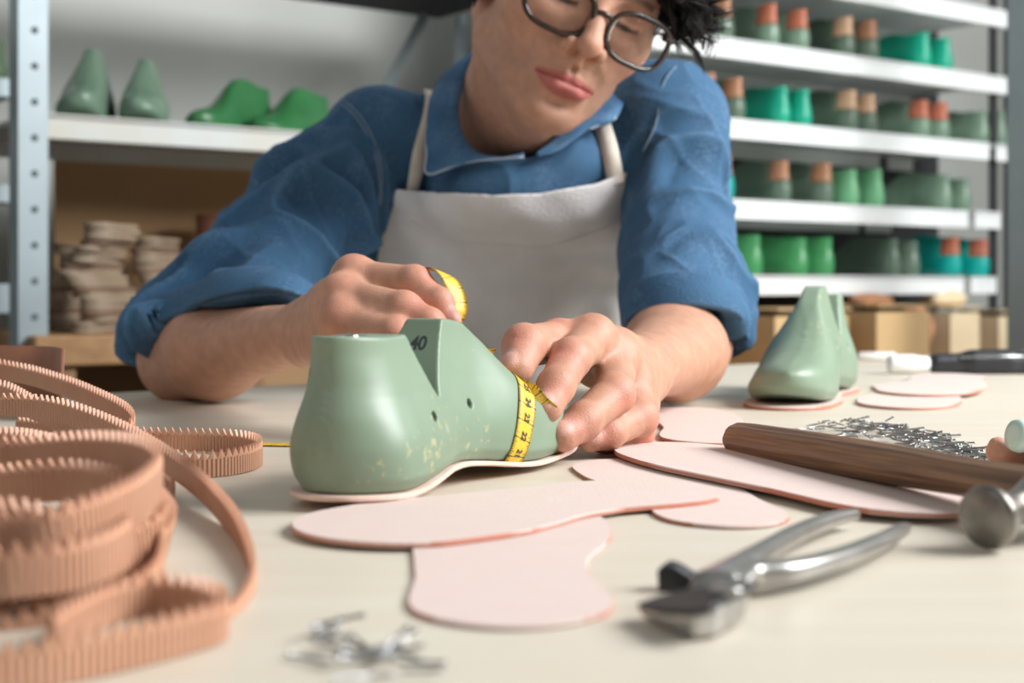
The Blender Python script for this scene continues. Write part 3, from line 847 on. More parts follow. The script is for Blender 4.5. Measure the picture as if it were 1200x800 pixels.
vs, fs = lathe([(0,.0095),(.003,.011),(.03,.011),(.036,.0095),(.048,.008)], c_-ax_*.112, ax_, 24)
mesh_obj('tip', vs, fs, mat('white_plastic', (240,240,238), rough=.3), tool)['label'] = 'white plastic tip'
p_ = G(1058, 424)
vs, fs = lathe([(0,.004),(.002,.006),(.05,.006),(.052,.004)], p_+V3(-.055,.03,.0062), unit(V3(1,-.15,0)), 20)
o = mesh_obj('chalk_stick', vs, fs, mat('chalk', (238,234,228), rough=.9)); tag(o, 'white chalk stick beside the white tip of the black tool', 'chalk')

# ------------------------------------------------------------------ nails
nm_ = mat('nail_steel', (176,178,180), rough=.3, metal=.8, var=.4, vscale=200, vcol=(84,86,88))
def nail_mesh(L, r):
    vs, fs = lathe([(0,.0001),(L*.18,r),(L-.0008,r),(L-.0008,r*1.35),(L,r*1.35)], (0,0,0), (1,0,0), 6)
    o = mesh_obj('proto', vs, fs, nm_, world=False); me = o.data; bpy.data.objects.remove(o); return me
nails = [nail_mesh(.0150, .00060), nail_mesh(.0175, .00065), nail_mesh(.012, .00055)]
def scatter(n, fpos, hs, label, group, tilt=.12, base=0):
    for i in range(n):
        x, y, hh = fpos(i)
        o = link(bpy.data.objects.new('nail', nails[i % 3])); a = rng.normal(base, 1.0); o.location = (x, y, TZ+.0012+hh)
        tl = rng.normal(0, tilt) if hh > .001 else rng.uniform(-.02, .0)
        o.rotation_euler = (rng.uniform(0, 6), tl, a)
        tag(o, label, 'nail', group)
p0, p1 = G(992, 500)[:2], G(1188, 554)[:2]
def f1(i):
    t = min(1, max(0, rng.beta(1.3, 1.5))); c = p0*(1-t)+p1*t
    w_ = .040*(1-.70*t); y_ = rng.normal(0, .5)*w_
    dd = unit(p1-p0); s_ = np.array([-dd[1], dd[0]]); e = c+s_*y_
    return e[0], e[1], max(0, rng.uniform(0, .008)*(1-abs(y_)/w_/1.2)*(1-.5*t))
scatter(265, f1, 0, 'grey steel nail in the loose pile behind the hammer handle', 'nails in the pile behind the hammer handle', base=-.9)
def f2(i):
    if i < 5: c = (362+rng.uniform(-8,8), 755+rng.uniform(-18,18))
    elif i < 14: c = (405+rng.uniform(-14,14), 770+rng.uniform(-22,22))
    else: c = (455+rng.uniform(-16,16), 782+rng.uniform(-20,20))
    e = G(*c); return e[0], e[1], rng.uniform(0, .004)
scatter(26, f2, 0, 'blurred steel nail in the small heap nearest the viewer', 'nails in the small heap at the front edge', base=.9)
# teal handle at the right edge
c_ = V3(.2735, .760, TZ+.0245)
aw = empty('awl', c_, 'teal handled awl held at the right edge of the photo', 'awl')
vs, fs = lathe([(-.005,.002),(-.004,.0075),(0,.009),(.02,.0105),(.05,.011),(.075,.009),(.08,.005)], c_, unit(V3(.8,.2,-.15)), 24)
mesh_obj('handle', vs, fs, mat('teal_handle', (24,128,120), rough=.25), aw)
vs, fs = lathe([(-.007,.0045),(-.0065,.0080),(-.004,.0088),(-.001,.0090)], c_, unit(V3(.8,.2,-.15)), 24)
mesh_obj('end_cap', vs, fs, mat('pale_cap', (190,214,204), rough=.3), aw)
vs, fs = lathe([(.08,.002),(.13,.0018),(.15,.0003)], c_, unit(V3(.8,.2,-.15)), 10)
mesh_obj('spike', vs, fs, M['steel'], aw)

# ------------------------------------------------------------------ measuring tape
TW = .0150
tm = bpy.data.materials.new('tape_yellow'); tm.use_nodes = True
nt = tm.node_tree; bs = nt.nodes['Principled BSDF']; bs.inputs['Roughness'].default_value = .45
uvn = nt.nodes.new('ShaderNodeUVMap'); sp = nt.nodes.new('ShaderNodeSeparateXYZ'); nt.links.new(uvn.outputs[0], sp.inputs[0])
def mth(op, a, b=None, c=None):
    n = nt.nodes.new('ShaderNodeMath'); n.operation = op
    for i, x in enumerate((a, b, c)):
        if x is None: continue
        if isinstance(x, (int, float)): n.inputs[i].default_value = x
        else: nt.links.new(x, n.inputs[i])
    return n.outputs[0]
u_, v_ = sp.outputs[0], sp.outputs[1]          # u in cm along, v 0..1 across
def line(period, wid): return mth('LESS_THAN', mth('ABSOLUTE', mth('SUBTRACT', mth('FRACT', mth('DIVIDE', u_, period)), .5)), wid/period/2)
ev = mth('ABSOLUTE', mth('SUBTRACT', v_, .5))
mm_ = mth('MULTIPLY', line(.1, .03), mth('GREATER_THAN', ev, .40))
half = mth('MULTIPLY', line(.5, .035), mth('GREATER_THAN', ev, .30))
cm_ = mth('MULTIPLY', line(1.0, .05), mth('GREATER_THAN', ev, .02))
tot = mth('MAXIMUM', mth('MAXIMUM', mm_, half), cm_)
mx = nt.nodes.new('ShaderNodeMix'); mx.data_type = 'RGBA'; mx.inputs[6].default_value = (*lin((230,190,62)), 1); mx.inputs[7].default_value = (*lin((58,48,30)), 1)
nt.links.new(tot, mx.inputs[0]); nt.links.new(mx.outputs[2], bs.inputs['Base Color'])
M['tape'] = tm
M['tape_back'] = mat('tape_back', (216,150,40), rough=.5)
def tape_strip(name, centre, wdir, nout, parent, u0=0, width=TW, thick=.0004, closed=False):
    """flat tape: centre line, width direction and outward normal at each sample"""
    c = np.asarray(centre); n = len(c); w_ = np.asarray(wdir); no = np.asarray(nout)
    s = np.r_[0, np.cumsum(np.linalg.norm(np.diff(c, axis=0), axis=1))]*100+u0
    me = bpy.data.meshes.new(name); vs, fs = [], []
    cols = 5
    for i in range(n):
        for k in range(cols):
            t = k/(cols-1)-.5; vs.append(c[i]+w_[i]*width*t+no[i]*thick)
        for k in range(cols):
            t = k/(cols-1)-.5; vs.append(c[i]+w_[i]*width*t)
    R_ = 2*cols; uvs = []
    def uv(i, k): return (s[i], (k % cols)/(cols-1))
    m = n-1
    for i in range(m):
        a = i*R_; b = (i+1)*R_
        for k in range(cols-1):
            fs.append((a+k, a+k+1, b+k+1, b+k)); uvs += [uv(i,k), uv(i,k+1), uv(i+1,k+1), uv(i+1,k)]
            fs.append((a+cols+k, b+cols+k, b+cols+k+1, a+cols+k+1)); uvs += [uv(i,k), uv(i+1,k), uv(i+1,k+1), uv(i,k+1)]
        for k in (0, cols-1):
            f = (a+k, b+k, b+cols+k, a+cols+k); fs.append(f); uvs += [uv(i,k), uv(i+1,k), uv(i+1,k), uv(i,k)]
    mi = np.array(parent_matrix(parent).inverted()); vs = np.array(vs)@mi[:3,:3].T+mi[:3,3]
    me.from_pydata([tuple(x) for x in vs], [], fs)
    lay = me.uv_layers.new(name='UVMap')
    lay.data.foreach_set('uv', np.array(uvs, np.float32).ravel())
    smooth(me); me.materials.append(M['tape']); me.materials.append(M['tape_back'])
    idx = np.zeros(len(fs), np.int32)
    back = [i for i in range(len(fs)) if min(fs[i]) % R_ >= cols or True and all((x % R_) >= cols for x in fs[i])]
    for i in back: idx[i] = 1
    me.polygons.foreach_set('material_index', idx)
    return link(bpy.data.objects.new(name, me), parent)
tape = empty('measuring_tape', lw(.15, 0, -.003), 'yellow measuring tape wrapped round the green last and held in both hands', 'measuring tape')
# section of the last by an oblique surface: follow it by walking round the section
def section(t):
    """t 0..1 once round: near sole edge, up the near side, over the ridge, down the far side, under the sole"""
    return t
def loop_point(phi, off=.0006):
    """ray from the inside of the last outwards, in the oblique plane of the tape"""
    c = np.array([0, .002, .022]); dv, dz = math.cos(phi), math.sin(phi)
    lo_, hi_ = 0, .07
    fn = last_fn(notch=False)
    for _ in range(24):
        m_ = (lo_+hi_)/2; v_ = c[1]+dv*m_; z_ = c[2]+dz*m_
        s_ = .136+.50*(.036-v_)+.42*z_
        if fn(np.array([[s_, -v_, z_]]))[0] < 0 and z_ > -.0032: lo_ = m_
        else: hi_ = m_
    m_ = lo_+off; v_ = c[1]+dv*m_; z_ = c[2]+dz*m_; s_ = .136+.50*(.036-v_)+.42*z_
    return np.array([s_, v_, z_])
phis = np.linspace(-math.pi*.5, math.pi*1.5, 97)
lp = np.array([loop_point(p) for p in phis])
# pass under the pink insole too
for i in range(len(lp)):
    if lp[i, 2] < .006: lp[i, 2] -= .0028*sstep(np.array(lp[i, 2]), .006, .001)
lpw = np.array([lw(*a) for a in lp])
for _ in range(2): lpw[1:-1] = .25*lpw[:-2]+.5*lpw[1:-1]+.25*lpw[2:]
cen_ = lpw.mean(0)
Tn = np.gradient(lpw, axis=0); Tn /= np.linalg.norm(Tn, axis=1)[:, None]
# surface normal from the field's gradient
def lgrad(q):
    fn = last_fn(notch=False); e = .0012
    g_ = np.array([fn(np.array([[q[0]+(e if i==0 else 0), -(q[1]+(e if i==1 else 0)), q[2]+(e if i==2 else 0)]]))[0]-fn(np.array([[q[0]-(e if i==0 else 0), -(q[1]-(e if i==1 else 0)), q[2]-(e if i==2 else 0)]]))[0] for i in range(3)])
    w_ = lw(*g_)-lw(0,0,0); return unit(w_)
Nn = np.array([lgrad(a) for a in lp])
Nn = Nn-Tn*(Nn*Tn).sum(1)[:, None]; Nn /= np.linalg.norm(Nn, axis=1)[:, None]
for _ in range(6): Nn[1:-1] = .25*Nn[:-2]+.5*Nn[1:-1]+.25*Nn[2:]; 
Nn /= np.linalg.norm(Nn, axis=1)[:, None]
Wn = np.cross(Tn, Nn)
# start at the ridge under the thumb: order so that u runs 21..26 up the near side
bottom_near = int(np.argmin(np.abs(phis+.45)))
lens = np.r_[0, np.cumsum(np.linalg.norm(np.diff(lpw, axis=0), axis=1))]*100
u0 = 20.9-lens[bottom_near]
tape_strip('tape_loop', lpw+Wn*TW*.42*np.sign(Wn[bottom_near]@(lw(1,0,0)-lw(0,0,0))), Wn, Nn, tape, u0=u0)
cs = lpw+Wn*TW*.42*np.sign(Wn[bottom_near]@(lw(1,0,0)-lw(0,0,0)))
for num in range(20, 28):
    u = num-.5+.5          # printed between its cm lines
    x = (u-u0)
    j = int(np.argmin(np.abs(lens-x)))
    if 2 < j < 70:
        text_mesh('numeral', str(num), .0062, cs[j]+Nn[j]*.0007, -Tn[j], -np.cross(Nn[j], Tn[j])*1.0, M['ink'], tape, extrude=.00005, squeeze=.9, bold=.00012)
# ------------------------------------------------------------------ toothed leather welt strips, foreground left
wm = mat('welting', (208,158,128), rough=.5, var=.4, vscale=30, vcol=(190,132,104))
nt = wm.node_tree; b_ = nt.nodes['Principled BSDF']
uvn = nt.nodes.new('ShaderNodeUVMap'); sp = nt.nodes.new('ShaderNodeSeparateXYZ'); nt.links.new(uvn.outputs[0], sp.inputs[0])
wv = nt.nodes.new('ShaderNodeMath'); wv.operation = 'SINE'; ml = nt.nodes.new('ShaderNodeMath'); ml.operation = 'MULTIPLY'; ml.inputs[1].default_value = 2*math.pi/.24
nt.links.new(sp.outputs[0], ml.inputs[0]); nt.links.new(ml.outputs[0], wv.inputs[0])
lt = nt.nodes.new('ShaderNodeMath'); lt.operation = 'LESS_THAN'; lt.inputs[1].default_value = .82; nt.links.new(sp.outputs[1], lt.inputs[0])
m2 = nt.nodes.new('ShaderNodeMath'); m2.operation = 'MULTIPLY'; nt.links.new(wv.outputs[0], m2.inputs[0]); nt.links.new(lt.outputs[0], m2.inputs[1])
bp = nt.nodes.new('ShaderNodeBump'); bp.inputs['Strength'].default_value = .8; bp.inputs['Distance'].default_value = .0009
nt.links.new(m2.outputs[0], bp.inputs['Height']); nt.links.new(bp.outputs[0], b_.inputs['Normal'])
M['welt'] = wm
def welt(ctrl, label, width=.0098, teeth=.0052, thick=.0026, pitch=.0050, part=None, closed=False, n=16):
    """ctrl rows: x, y, z of the lower edge and the direction its width points to"""
    ctrl = [list(r) for r in ctrl]
    for e in (0, -1):                       # ends outside the coil come down to rest on the table
        r = ctrl[e]
        if r[2] > TZ+.002 and 600+F*r[0]/r[1] < 5:
            q = [r[0]-.05, r[1]+(.02 if e else -.01), TZ+.0006, 0, 0, 1]; q2 = [r[0]-.10, r[1]+(.05 if e else -.03), TZ+.0006, 0, 0, 1]
            if e == 0: ctrl = [q2, q]+ctrl
            else: ctrl = ctrl+[q, q2]
    c = catmull(np.array(ctrl, float), n, closed); c = resample(c, pitch/2, closed)
    if len(c) % 2 and closed: c = c[:-1]
    path = c[:, :3]; ups = c[:, 3:]
    vs, fs = ribbon(path, ups, width, thick, teeth, pitch, closed)
    o = mesh_obj('welt_strip', vs, fs, M['welt'], shade=False)
    s = np.r_[0, np.cumsum(np.linalg.norm(np.diff(path, axis=0), axis=1))]*100
    lay = o.data.uv_layers.new(name='UVMap'); nn = len(s)
    hv = [0,.8,1,1,.8,0]
    li = np.zeros(len(o.data.loops), np.int32); o.data.loops.foreach_get('vertex_index', li)
    li = np.minimum(li, nn*6-1)
    uv = np.stack([s[li//6], np.array(hv)[li % 6]], 1); lay.data.foreach_set('uv', uv.astype(np.float32).ravel())
    return tag(o, label, 'leather strip', 'toothed leather strips coiled at the left')
Z1 = TZ+.0005
def gp(px, py, up=(0,0,1), lift=0):
    """the lower edge meets the table here (or floats lift above it)"""
    q = G(px, py, TZ+lift); return (q[0], q[1], Z1+lift, *up)
# small loop lying on the table behind the others, its tip near the last
welt([gp(120,524), gp(150,541), gp(180,555), gp(215,560), gp(255,559), gp(290,553), gp(305,545), gp(300,537), gp(275,532), gp(235,530), gp(190,529), gp(150,527), gp(90,520), gp(20,512)],
     'small loop of toothed tan strip lying nearest the heel of the green last')
# big loop sweeping round in front
tl = (.35,.25,.9)
def fp(px, py, Y, up=(0,0,1)):
    q = P(px, py, Y)
    if isinstance(up, str) and up == 'edge': up = unit(q-V3(0,0,CZ))+V3(0,0,.05)
    if isinstance(up, str): up = unit(q-V3(0,0,CZ))+V3(0,0,.22)
    return (*q, *up)
welt([fp(-60,492,.86), fp(0,488,.86), fp(60,492,.84), fp(120,512,.80,(-.05,.1,1)), fp(180,544,.74,(-.1,.2,1)), fp(235,584,.67,(-.1,.1,1)), fp(272,628,.60),
      fp(293,676,.535), fp(296,712,.495), fp(280,745,.462), fp(240,776,.432), fp(175,800,.412), fp(90,815,.396), fp(0,824,.390), fp(-60,828,.388)],
     'long toothed tan strip making the big loop round the front of the coil', width=.0098, teeth=.0045)
# second tall loop behind it
welt([fp(-60,545,.74,(0,.2,1)), fp(0,540,.73,(0,.2,1)), fp(50,548,.70,(0,.2,1)), fp(110,570,.66,(.1,.2,1)), fp(160,602,.61,(.2,.1,1)), fp(190,640,.56,(.3,0,1)), fp(178,672,.53,(.1,0,1)), fp(130,700,.51,(0,0,1)), fp(60,722,.50,(0,0,1)), fp(-30,735,.49)],
     'thick toothed strip bending in a broad curve through the middle of the coil', width=.0125, thick=.003)
welt([fp(-40,600,.60), fp(30,590,.59), fp(90,588,.58), fp(150,606,.55,(.1,.1,1)), fp(184,636,.52,(.2,0,1)), fp(160,664,.50), fp(90,690,.475), fp(0,712,.46), fp(-50,720,.46)],
     'blurred toothed strip, upper layer of the broad curve', width=.0125, thick=.003)
welt([fp(-40,650,.50), fp(10,640,.49), fp(60,652,.48), fp(85,675,.47), fp(50,690,.455), fp(-10,700,.45)],
     'short pale curl of toothed strip at the left border', width=.012, thick=.003)
# small tight loop
welt([fp(-20,770,.455), fp(60,742,.46), fp(120,705,.48,(-.1,.1,1)), fp(150,676,.50), fp(176,666,.51), fp(188,684,.50), fp(176,712,.475), fp(130,738,.455), fp(60,760,.44), fp(-30,790,.43)],
     'small tight loop of toothed strip in the middle of the coil', width=.0105)
# low loop on the table
welt([gp(60,770), gp(120,735), gp(170,722), gp(220,724), gp(255,735), gp(262,750), gp(225,765), gp(150,785), gp(60,805), gp(-40,818)],
     'low toothed strip on the table inside the big loop', width=.0085)
# straps crossing the back of the coil
welt([fp(-20,470,.98,(0,.3,1)), fp(40,492,.93,(0,.3,1)), fp(90,518,.88,(.1,.3,1)), fp(120,540,.84), fp(160,560,.78), fp(200,590,.72,(0,.2,1)), fp(185,618,.67), fp(120,640,.64), fp(20,650,.62), fp(-40,652,.62)],
     'toothed strip crossing diagonally at the back of the coil', width=.010)
welt([fp(-40,445,1.08), fp(20,448,1.06), fp(70,462,1.02), fp(110,478,.98), fp(150,500,.93), fp(150,520,.90), fp(90,540,.88), fp(10,550,.86), fp(-40,552,.86)],
     'toothed strip at the far side of the coil, top row of teeth', width=.010)
welt([gp(120,538), gp(136,541), gp(150,546), gp(158,556)],
     'short plain end of strip hanging between the big loop and small loop', width=.0125, teeth=0)

welt([fp(20,560,.70), fp(70,575,.68), fp(95,610,.64), fp(80,650,.60), fp(60,660,.58)],
     'strip running down through the gap in the coil', width=.011, teeth=0)
welt([fp(-60,672,.455), fp(0,668,.45), fp(70,655,.45), fp(130,632,.47), fp(172,606,.50), fp(186,580,.54), fp(160,562,.57), fp(100,556,.60), fp(30,560,.62), fp(-50,566,.63)],
     'pale blurred toothed strip folding back on itself in front of the broad curve', width=.0135, thick=.003)
welt([fp(-50,712,.43), fp(20,700,.43), fp(90,690,.44), fp(140,668,.465), fp(150,648,.50), fp(110,640,.52), fp(40,648,.53), fp(-40,655,.53)],
     'blurred toothed strip low in the coil between the tight loop and the border', width=.012, thick=.003)
# broad leather piece at the far left
vs, fs = ribbon(np.array([1,1,0])*catmull([P(-60,462,1.18), P(0,455,1.16), P(40,440,1.15), P(62,452,1.13), P(70,470,1.10)], 12)+V3(0,0,TZ+.0006), [(0,.1,1)]*49, .056, .003)
o = mesh_obj('leather_piece', vs, fs, M['leather']); tag(o, 'broad curved brown leather piece standing behind the coil, left border', 'leather piece')

# tail of the measuring tape lying on edge behind the last, and the part between the hands
def tp_path(ctrl, wd, nn, name, width=TW, u0=0, n=14, label=None):
    c = catmull(np.c_[np.array(ctrl), np.array(wd)], n); p = c[:, :3]; w_ = c[:, 3:6]
    T = np.gradient(p, axis=0); T /= np.linalg.norm(T, axis=1)[:, None]
    w_ = w_-T*(w_*T).sum(1)[:, None]; w_ /= np.linalg.norm(w_, axis=1)[:, None]
    no = np.cross(T, w_)*nn
    return tape_strip(name, p, w_, no, tape, u0=u0, width=width)
tp_path([V3(-.26,.955,TZ+.0007), V3(-.20,.945,TZ+.0007), V3(-.15,.935,TZ+.0007), V3(-.10,.928,TZ+.0007), V3(-.04,.92,TZ+.0007), V3(.0,.93,TZ+.0007)], [(0,1,0)]*6, 1, 'tape_tail', label=None)
# ------------------------------------------------------------------ the man
NB = V3(-.006, 1.535, 1.020)
S_R = P(445, 172, 1.50); S_L = P(784, 140, 1.46)
E_R = P(212, 424, 1.33); W_R = P(362, 388, 1.12)
E_L = P(806, 404, 1.315); W_L = P(745, 434, 1.035)
# head frame: ex to his left, ey where the face looks, ez up
gam, bet, alp = math.radians(21.5), math.radians(18.7), math.radians(10.5)
ez = V3(math.sin(gam), 0, math.cos(gam)); ex = V3(math.cos(gam), 0, -math.sin(gam)); yy = V3(0, 1, 0)
ey = math.cos(bet)*(-yy)+math.sin(bet)*ex; ex = math.cos(bet)*ex+math.sin(bet)*yy
ey, ez = math.cos(alp)*ey-math.sin(alp)*ez, math.cos(alp)*ez+math.sin(alp)*ey
HR = np.stack([ex, ey, ez])
HC = V3(.0515, 1.318, 1.1150)
def H(x, y, z): return HC+x*ex+y*ey+z*ez
def hcap(a, b, r1, r2, k=.01, op='u', **kw): return cap(H(*a), H(*b), r1, r2, k, op, **kw)
def hell(c, r, k=.01, op='u'): return ell(H(*c), r, k, op, R=HR)
body = []
# neck and head
body += [cap(NB, H(0,-.028,-.045), .064, .056, .02)]
body += [hell((0,-.015,.038), (.076,.098,.092), .02), hell((0,.034,-.010), (.0665,.058,.085), .03), hell((0,.030,.07), (.066,.063,.056), .03)]
for s in (-1, 1):
    body += [hcap((s*.050,.008,-.056), (s*.015,.074,-.089), .017, .0155, .022)]
    body += [hcap((s*.044,.002,-.052), (s*.010,.050,-.078), .017, .015, .03)]
    body += [hell((s*.047,.052,-.012), (.020,.024,.018), .03)]
    body += [hcap((s*.010,.0845,.025), (s*.045,.071,.027), .009, .009, .018)]
body += [hell((0,.040,-.058), (.045,.046,.044), .02), hell((0,.074,-.094), (.017,.015,.014), .022)]
body += [hell((0,.072,-.056), (.030,.026,.026), .022)]
for s in (-1, 1):
    body += [hell((s*.0335,.100,.006), (.018,.017,.012), .014, 's')]
    body += [hell((s*.0325,.0725,.0050), (.0142,.0130,.0125), .004)]
    body += [hcap((s*.021,.0870,.0010), (s*.043,.0800,.0017), .0012, .0010, .0015, 's')]
    body += [hcap((s*.020,.0868,.0060), (s*.044,.079,.0075), .0030, .0028, .004)]
# nose
body += [hcap((0,.0865,.020), (0,.1125,-.0235), .0074, .0090, .013), hell((0,.1135,-.0250), (.0098,.0098,.0088), .007)]
for s in (-1, 1):
    body += [hcap((s*.009,.083,0), (s*.0125,.094,-.028), .005, .006, .012), hell((s*.0152,.0985,-.0285), (.0068,.0108,.0086), .004)]
body += [hcap((0,.103,-.037), (0,.098,-.044), .0042, .004, .006)]
for s in (-1, 1): body += [hell((s*.0080,.1045,-.0360), (.0050,.0078,.0056), .002, 's')]
# mouth
body += [hcap((0,.0985,-.047), (0,.0995,-.054), .0022, .0026, .004, 's')]
for s in (-1, 1):
    body += [hcap((s*.0050,.0978,-.0572), (s*.0270,.0845,-.0618), .0050, .0020, .004)]
    body += [hell((s*.0070,.0950,-.0680), (.0120,.0082,.0066), .005), hcap((s*.010,.0960,-.0668), (s*.0250,.0860,-.0640), .0050, .0022, .005)]
body += [hell((0,.099,-.0800), (.014,.008,.0050), .012, 's')]
for s in (-1, 1):
    body += [hcap((0,.1030,-.0620), (s*.0140,.0982,-.0618), .0009, .0009, .0022, 's'), hcap((s*.0140,.0982,-.0618), (s*.0270,.0885,-.0626), .0009, .0008, .0026, 's')]
# ears
for s in (-1, 1):
    body += [hell((s*.0775,-.010,.002), (.007,.017,.030), .008), hell((s*.0835,-.005,.003), (.004,.009,.017), .004, 's')]
# throat
body += [cap(H(0,.035,-.085), NB+V3(.01,-.045,-.02), .022, .022, .03), cap(H(-.062,-.03,-.035), NB+V3(.0,-.050,-.045), .013, .012, .02)]
# hidden core under the shirt
body += [cap(NB, NB+V3(0,.05,-.16), .062, .07, .03), cap(NB+V3(0,.01,-.05), S_R, .040, .036, .03), cap(NB+V3(0,.01,-.05), S_L, .040, .036, .03)]
body += [cap(S_R, E_R, .040, .034, .02), cap(S_L, E_L, .040, .036, .02)]
# forearms
def forearm(E, W, inner):
    d = unit(W-E); m = E+(W-E)*.30
    up = V3(0,0,1)-d*d[2]; up = unit(up)
    return [cap(E, m, .0365, .0425, .02), cap(m, W, .0420, .0250, .02, flat=up, fs=.88), cap(E+V3(0,0,-.0), E+d*.04, .033, .036, .01)]
body += forearm(E_R+V3(0,0,.004), W_R, 0)
body += forearm(E_L, W_L, 0)
cols = []     # (centre, radius, colour, strength)
def finger(pts, radii, dorsal, k0=.008, nail=True, ks=.003):
    out = []
    for i in range(len(pts)-1):
        out.append(cap(pts[i], pts[i+1], radii[i], radii[i+1], k0 if i == 0 else ks))
    for i in range(1, len(pts)-1):
        b = unit(2*pts[i]-pts[i-1]-pts[i+1]+1e-6)
        out.append(('knuckle', None, None)) if False else out.append(ell(pts[i]+b*radii[i]*.16, [radii[i]*.95]*3, .004))
        cols.append((pts[i]+b*radii[i], radii[i]*1.1, (.62,.21,.155), .6))
        ax = unit(pts[i+1]-pts[i-1]); sd = unit(np.cross(ax, b))
        if i == len(pts)-2 or len(pts) == 3:          # skin folds over the last joint
            for o in (-.0022, 0, .0020):
                c = pts[i]+ax*o; r0 = radii[i]
                m_ = c+b*r0*1.135
                for sg in (-1, 1): out.append(cap(m_, c+b*r0*1.0+sd*sg*r0*.50, .0003, .0001, .0010, 's'))
    if nail:
        tip, r = pts[-1], radii[-1]; ax = unit(pts[-1]-pts[-2]); dn = unit(np.asarray(dorsal)-ax*np.dot(dorsal, ax)); sd = np.cross(ax, dn)
        c = tip+dn*(r*.56)+ax*r*.18
        out.append(ell(c, (r*.82, r*.70, r*.56), .0005, R=np.stack([ax, sd, dn])))
        cols.append(('nail', c+dn*r*.35, np.stack([ax, sd, dn]), (r*.80, r*.68, r*.50)))
    cols.append((pts[-1], radii[-1]*1.4, (.62,.27,.20), .35))
    return out
def hand(W, fingers, thumb, palm_r=.0125, k=.010):
    """fingers: list of (points, radii, dorsal); thumb the same"""
    out = []
    mc = [f[0][0] for f in fingers]
    d = unit(np.mean(mc, 0)-W); across = unit(mc[0]-mc[-1])
    for i, m in enumerate(mc):
        w0 = W+across*(.016-.0107*i)
        out.append(cap(w0, m, .0150, fingers[i][1][0]*1.0, .012))
    for i in range(len(mc)-1):
        out.append(cap(W*.6+mc[i]*.4, (mc[i]+mc[i+1])/2*.9+W*.1, .014, .0105, .010))
    for f in fingers:
        out += finger(*f)
        c = f[0][0]+unit(f[2])*f[1][0]*.22
        out.append(ell(c, [f[1][0]*.95]*3, .010)); cols.append((c+unit(f[2])*.008, .012, (.62,.23,.165), .5))
    out.append(cap(W, thumb[0][0], .0165, thumb[1][0]*1.15, .014))
    out.append(cap(thumb[0][0], (mc[0]+W)/2, .013, .012, .014))
    out += finger(*thumb, k0=.010)
    return out
# his left hand, pinning the tape on the last
lf = [([P(695,397,.898), P(669,420,.853), P(652,452,.830), P(641,477,.817)], [.0128,.0120,.0108,.0092], V3(-.3,-.8,.45)),
      ([P(722,419,.912), P(719,461,.868), P(684,493,.840), P(660,511,.826)], [.0135,.0122,.0108,.0092], V3(-.35,-.8,.3)),
      ([P(739,447,.922), P(748,488,.895), P(714,506,.870), P(692,513,.862)], [.0125,.0115,.0100,.0086], V3(0,-.8,.2)),
      ([P(747,474,.938), P(746,508,.908), P(722,516,.898), P(704,516,.892)], [.0112,.0102,.0090,.0078], V3(.1,-.8,0))]
lt_ = ([P(702,420,.955), P(655,400,.895), P(615,405,.848), P(605,432,.828)], [.0155,.0132,.0126,.0102], V3(-.5,-.7,.25))
body += hand(W_L, lf, lt_)
# his right hand, pulling the free end of the tape
rf = [([P(414,325,1.020), P(484,331,1.000), P(513,354,.990), P(525,374,.985)], [.0128,.0118,.0102,.0088], V3(.2,-.3,.9)),
      ([P(399,348,1.000), P(472,362,.975), P(502,379,.968), P(518,394,.965)], [.0132,.0122,.0105,.0090], V3(.2,-.6,.7)),
      ([P(399,374,.985), P(462,392,.960), P(485,412,.955), P(492,432,.955)], [.0126,.0116,.0100,.0086], V3(.1,-.8,.5)),
      ([P(404,400,.990), P(448,418,.965), P(463,436,.960), P(470,450,.960)], [.0118,.0104,.0090,.0080], V3(0,-.9,.3))]
rt_ = ([P(400,372,1.06), P(440,372,1.045), P(482,380,1.020), P(518,388,1.000)], [.0140,.0120,.0105,.0088], V3(.2,.6,.6))
body += hand(W_R, rf, rt_)
t0_ = __import__('time').time()
lo = np.minimum.reduce([E_R, W_R, E_L, W_L, HC, S_R])-V3(.06,.20,.13); lo[2] = .735; lo[1] = .795
hi = np.array([.36, 1.70, HC[2]+.19])
BH = globals().get('BODY_H', .0013)
bv_, bq_ = sdf_mesh(body, lo, hi, BH, 1)
# keep the hand above the table
person = mesh_obj('person', bv_, bq_, None)
tag(person, 'young man in glasses, denim shirt and grey apron leaning over the table', 'person')
print('body', len(bv_), round(__import__('time').time()-t0_, 1))
base = np.tile(np.array([.52,.275,.182]), (len(bv_), 1))
def blend(c, r, col, st):
    global base
    d = np.linalg.norm(bv_-np.asarray(c), axis=1); w_ = np.exp(-(d/r)**2*1.2)*st
    base = base*(1-w_[:, None])+np.array(col)*w_[:, None]
for s in (-1, 1):
    blend(H(s*.045,.06,-.02), .022, (.52,.22,.15), .35)
blend(H(0,.115,-.028), .014, (.55,.22,.16), .35)
for c in cols:
    if isinstance(c[0], str): continue
    blend(*c)
hl = (bv_-HC)@HR.T
def lipmask():
    x, y, z = hl[:, 0], hl[:, 1], hl[:, 2]
    ax_ = np.abs(x)/.0300
    top = -.0545-.0050*np.clip(ax_, 0, 1)**1.5+.0012*np.exp(-((np.abs(x)-.006)/.004)**2)-.0008*np.exp(-(x/.003)**2); bot = -.0762+.0130*np.clip(ax_, 0, 1)**2.2
    m = sstep(z, bot-.0008, bot+.0010)*(1-sstep(z, top-.0008, top+.0010))*(1-sstep(ax_, .93, 1.03))*(y > .078)
    return m
lm = lipmask(); base = base*(1-.86*lm[:, None])+np.array([.42,.105,.100])*.86*lm[:, None]
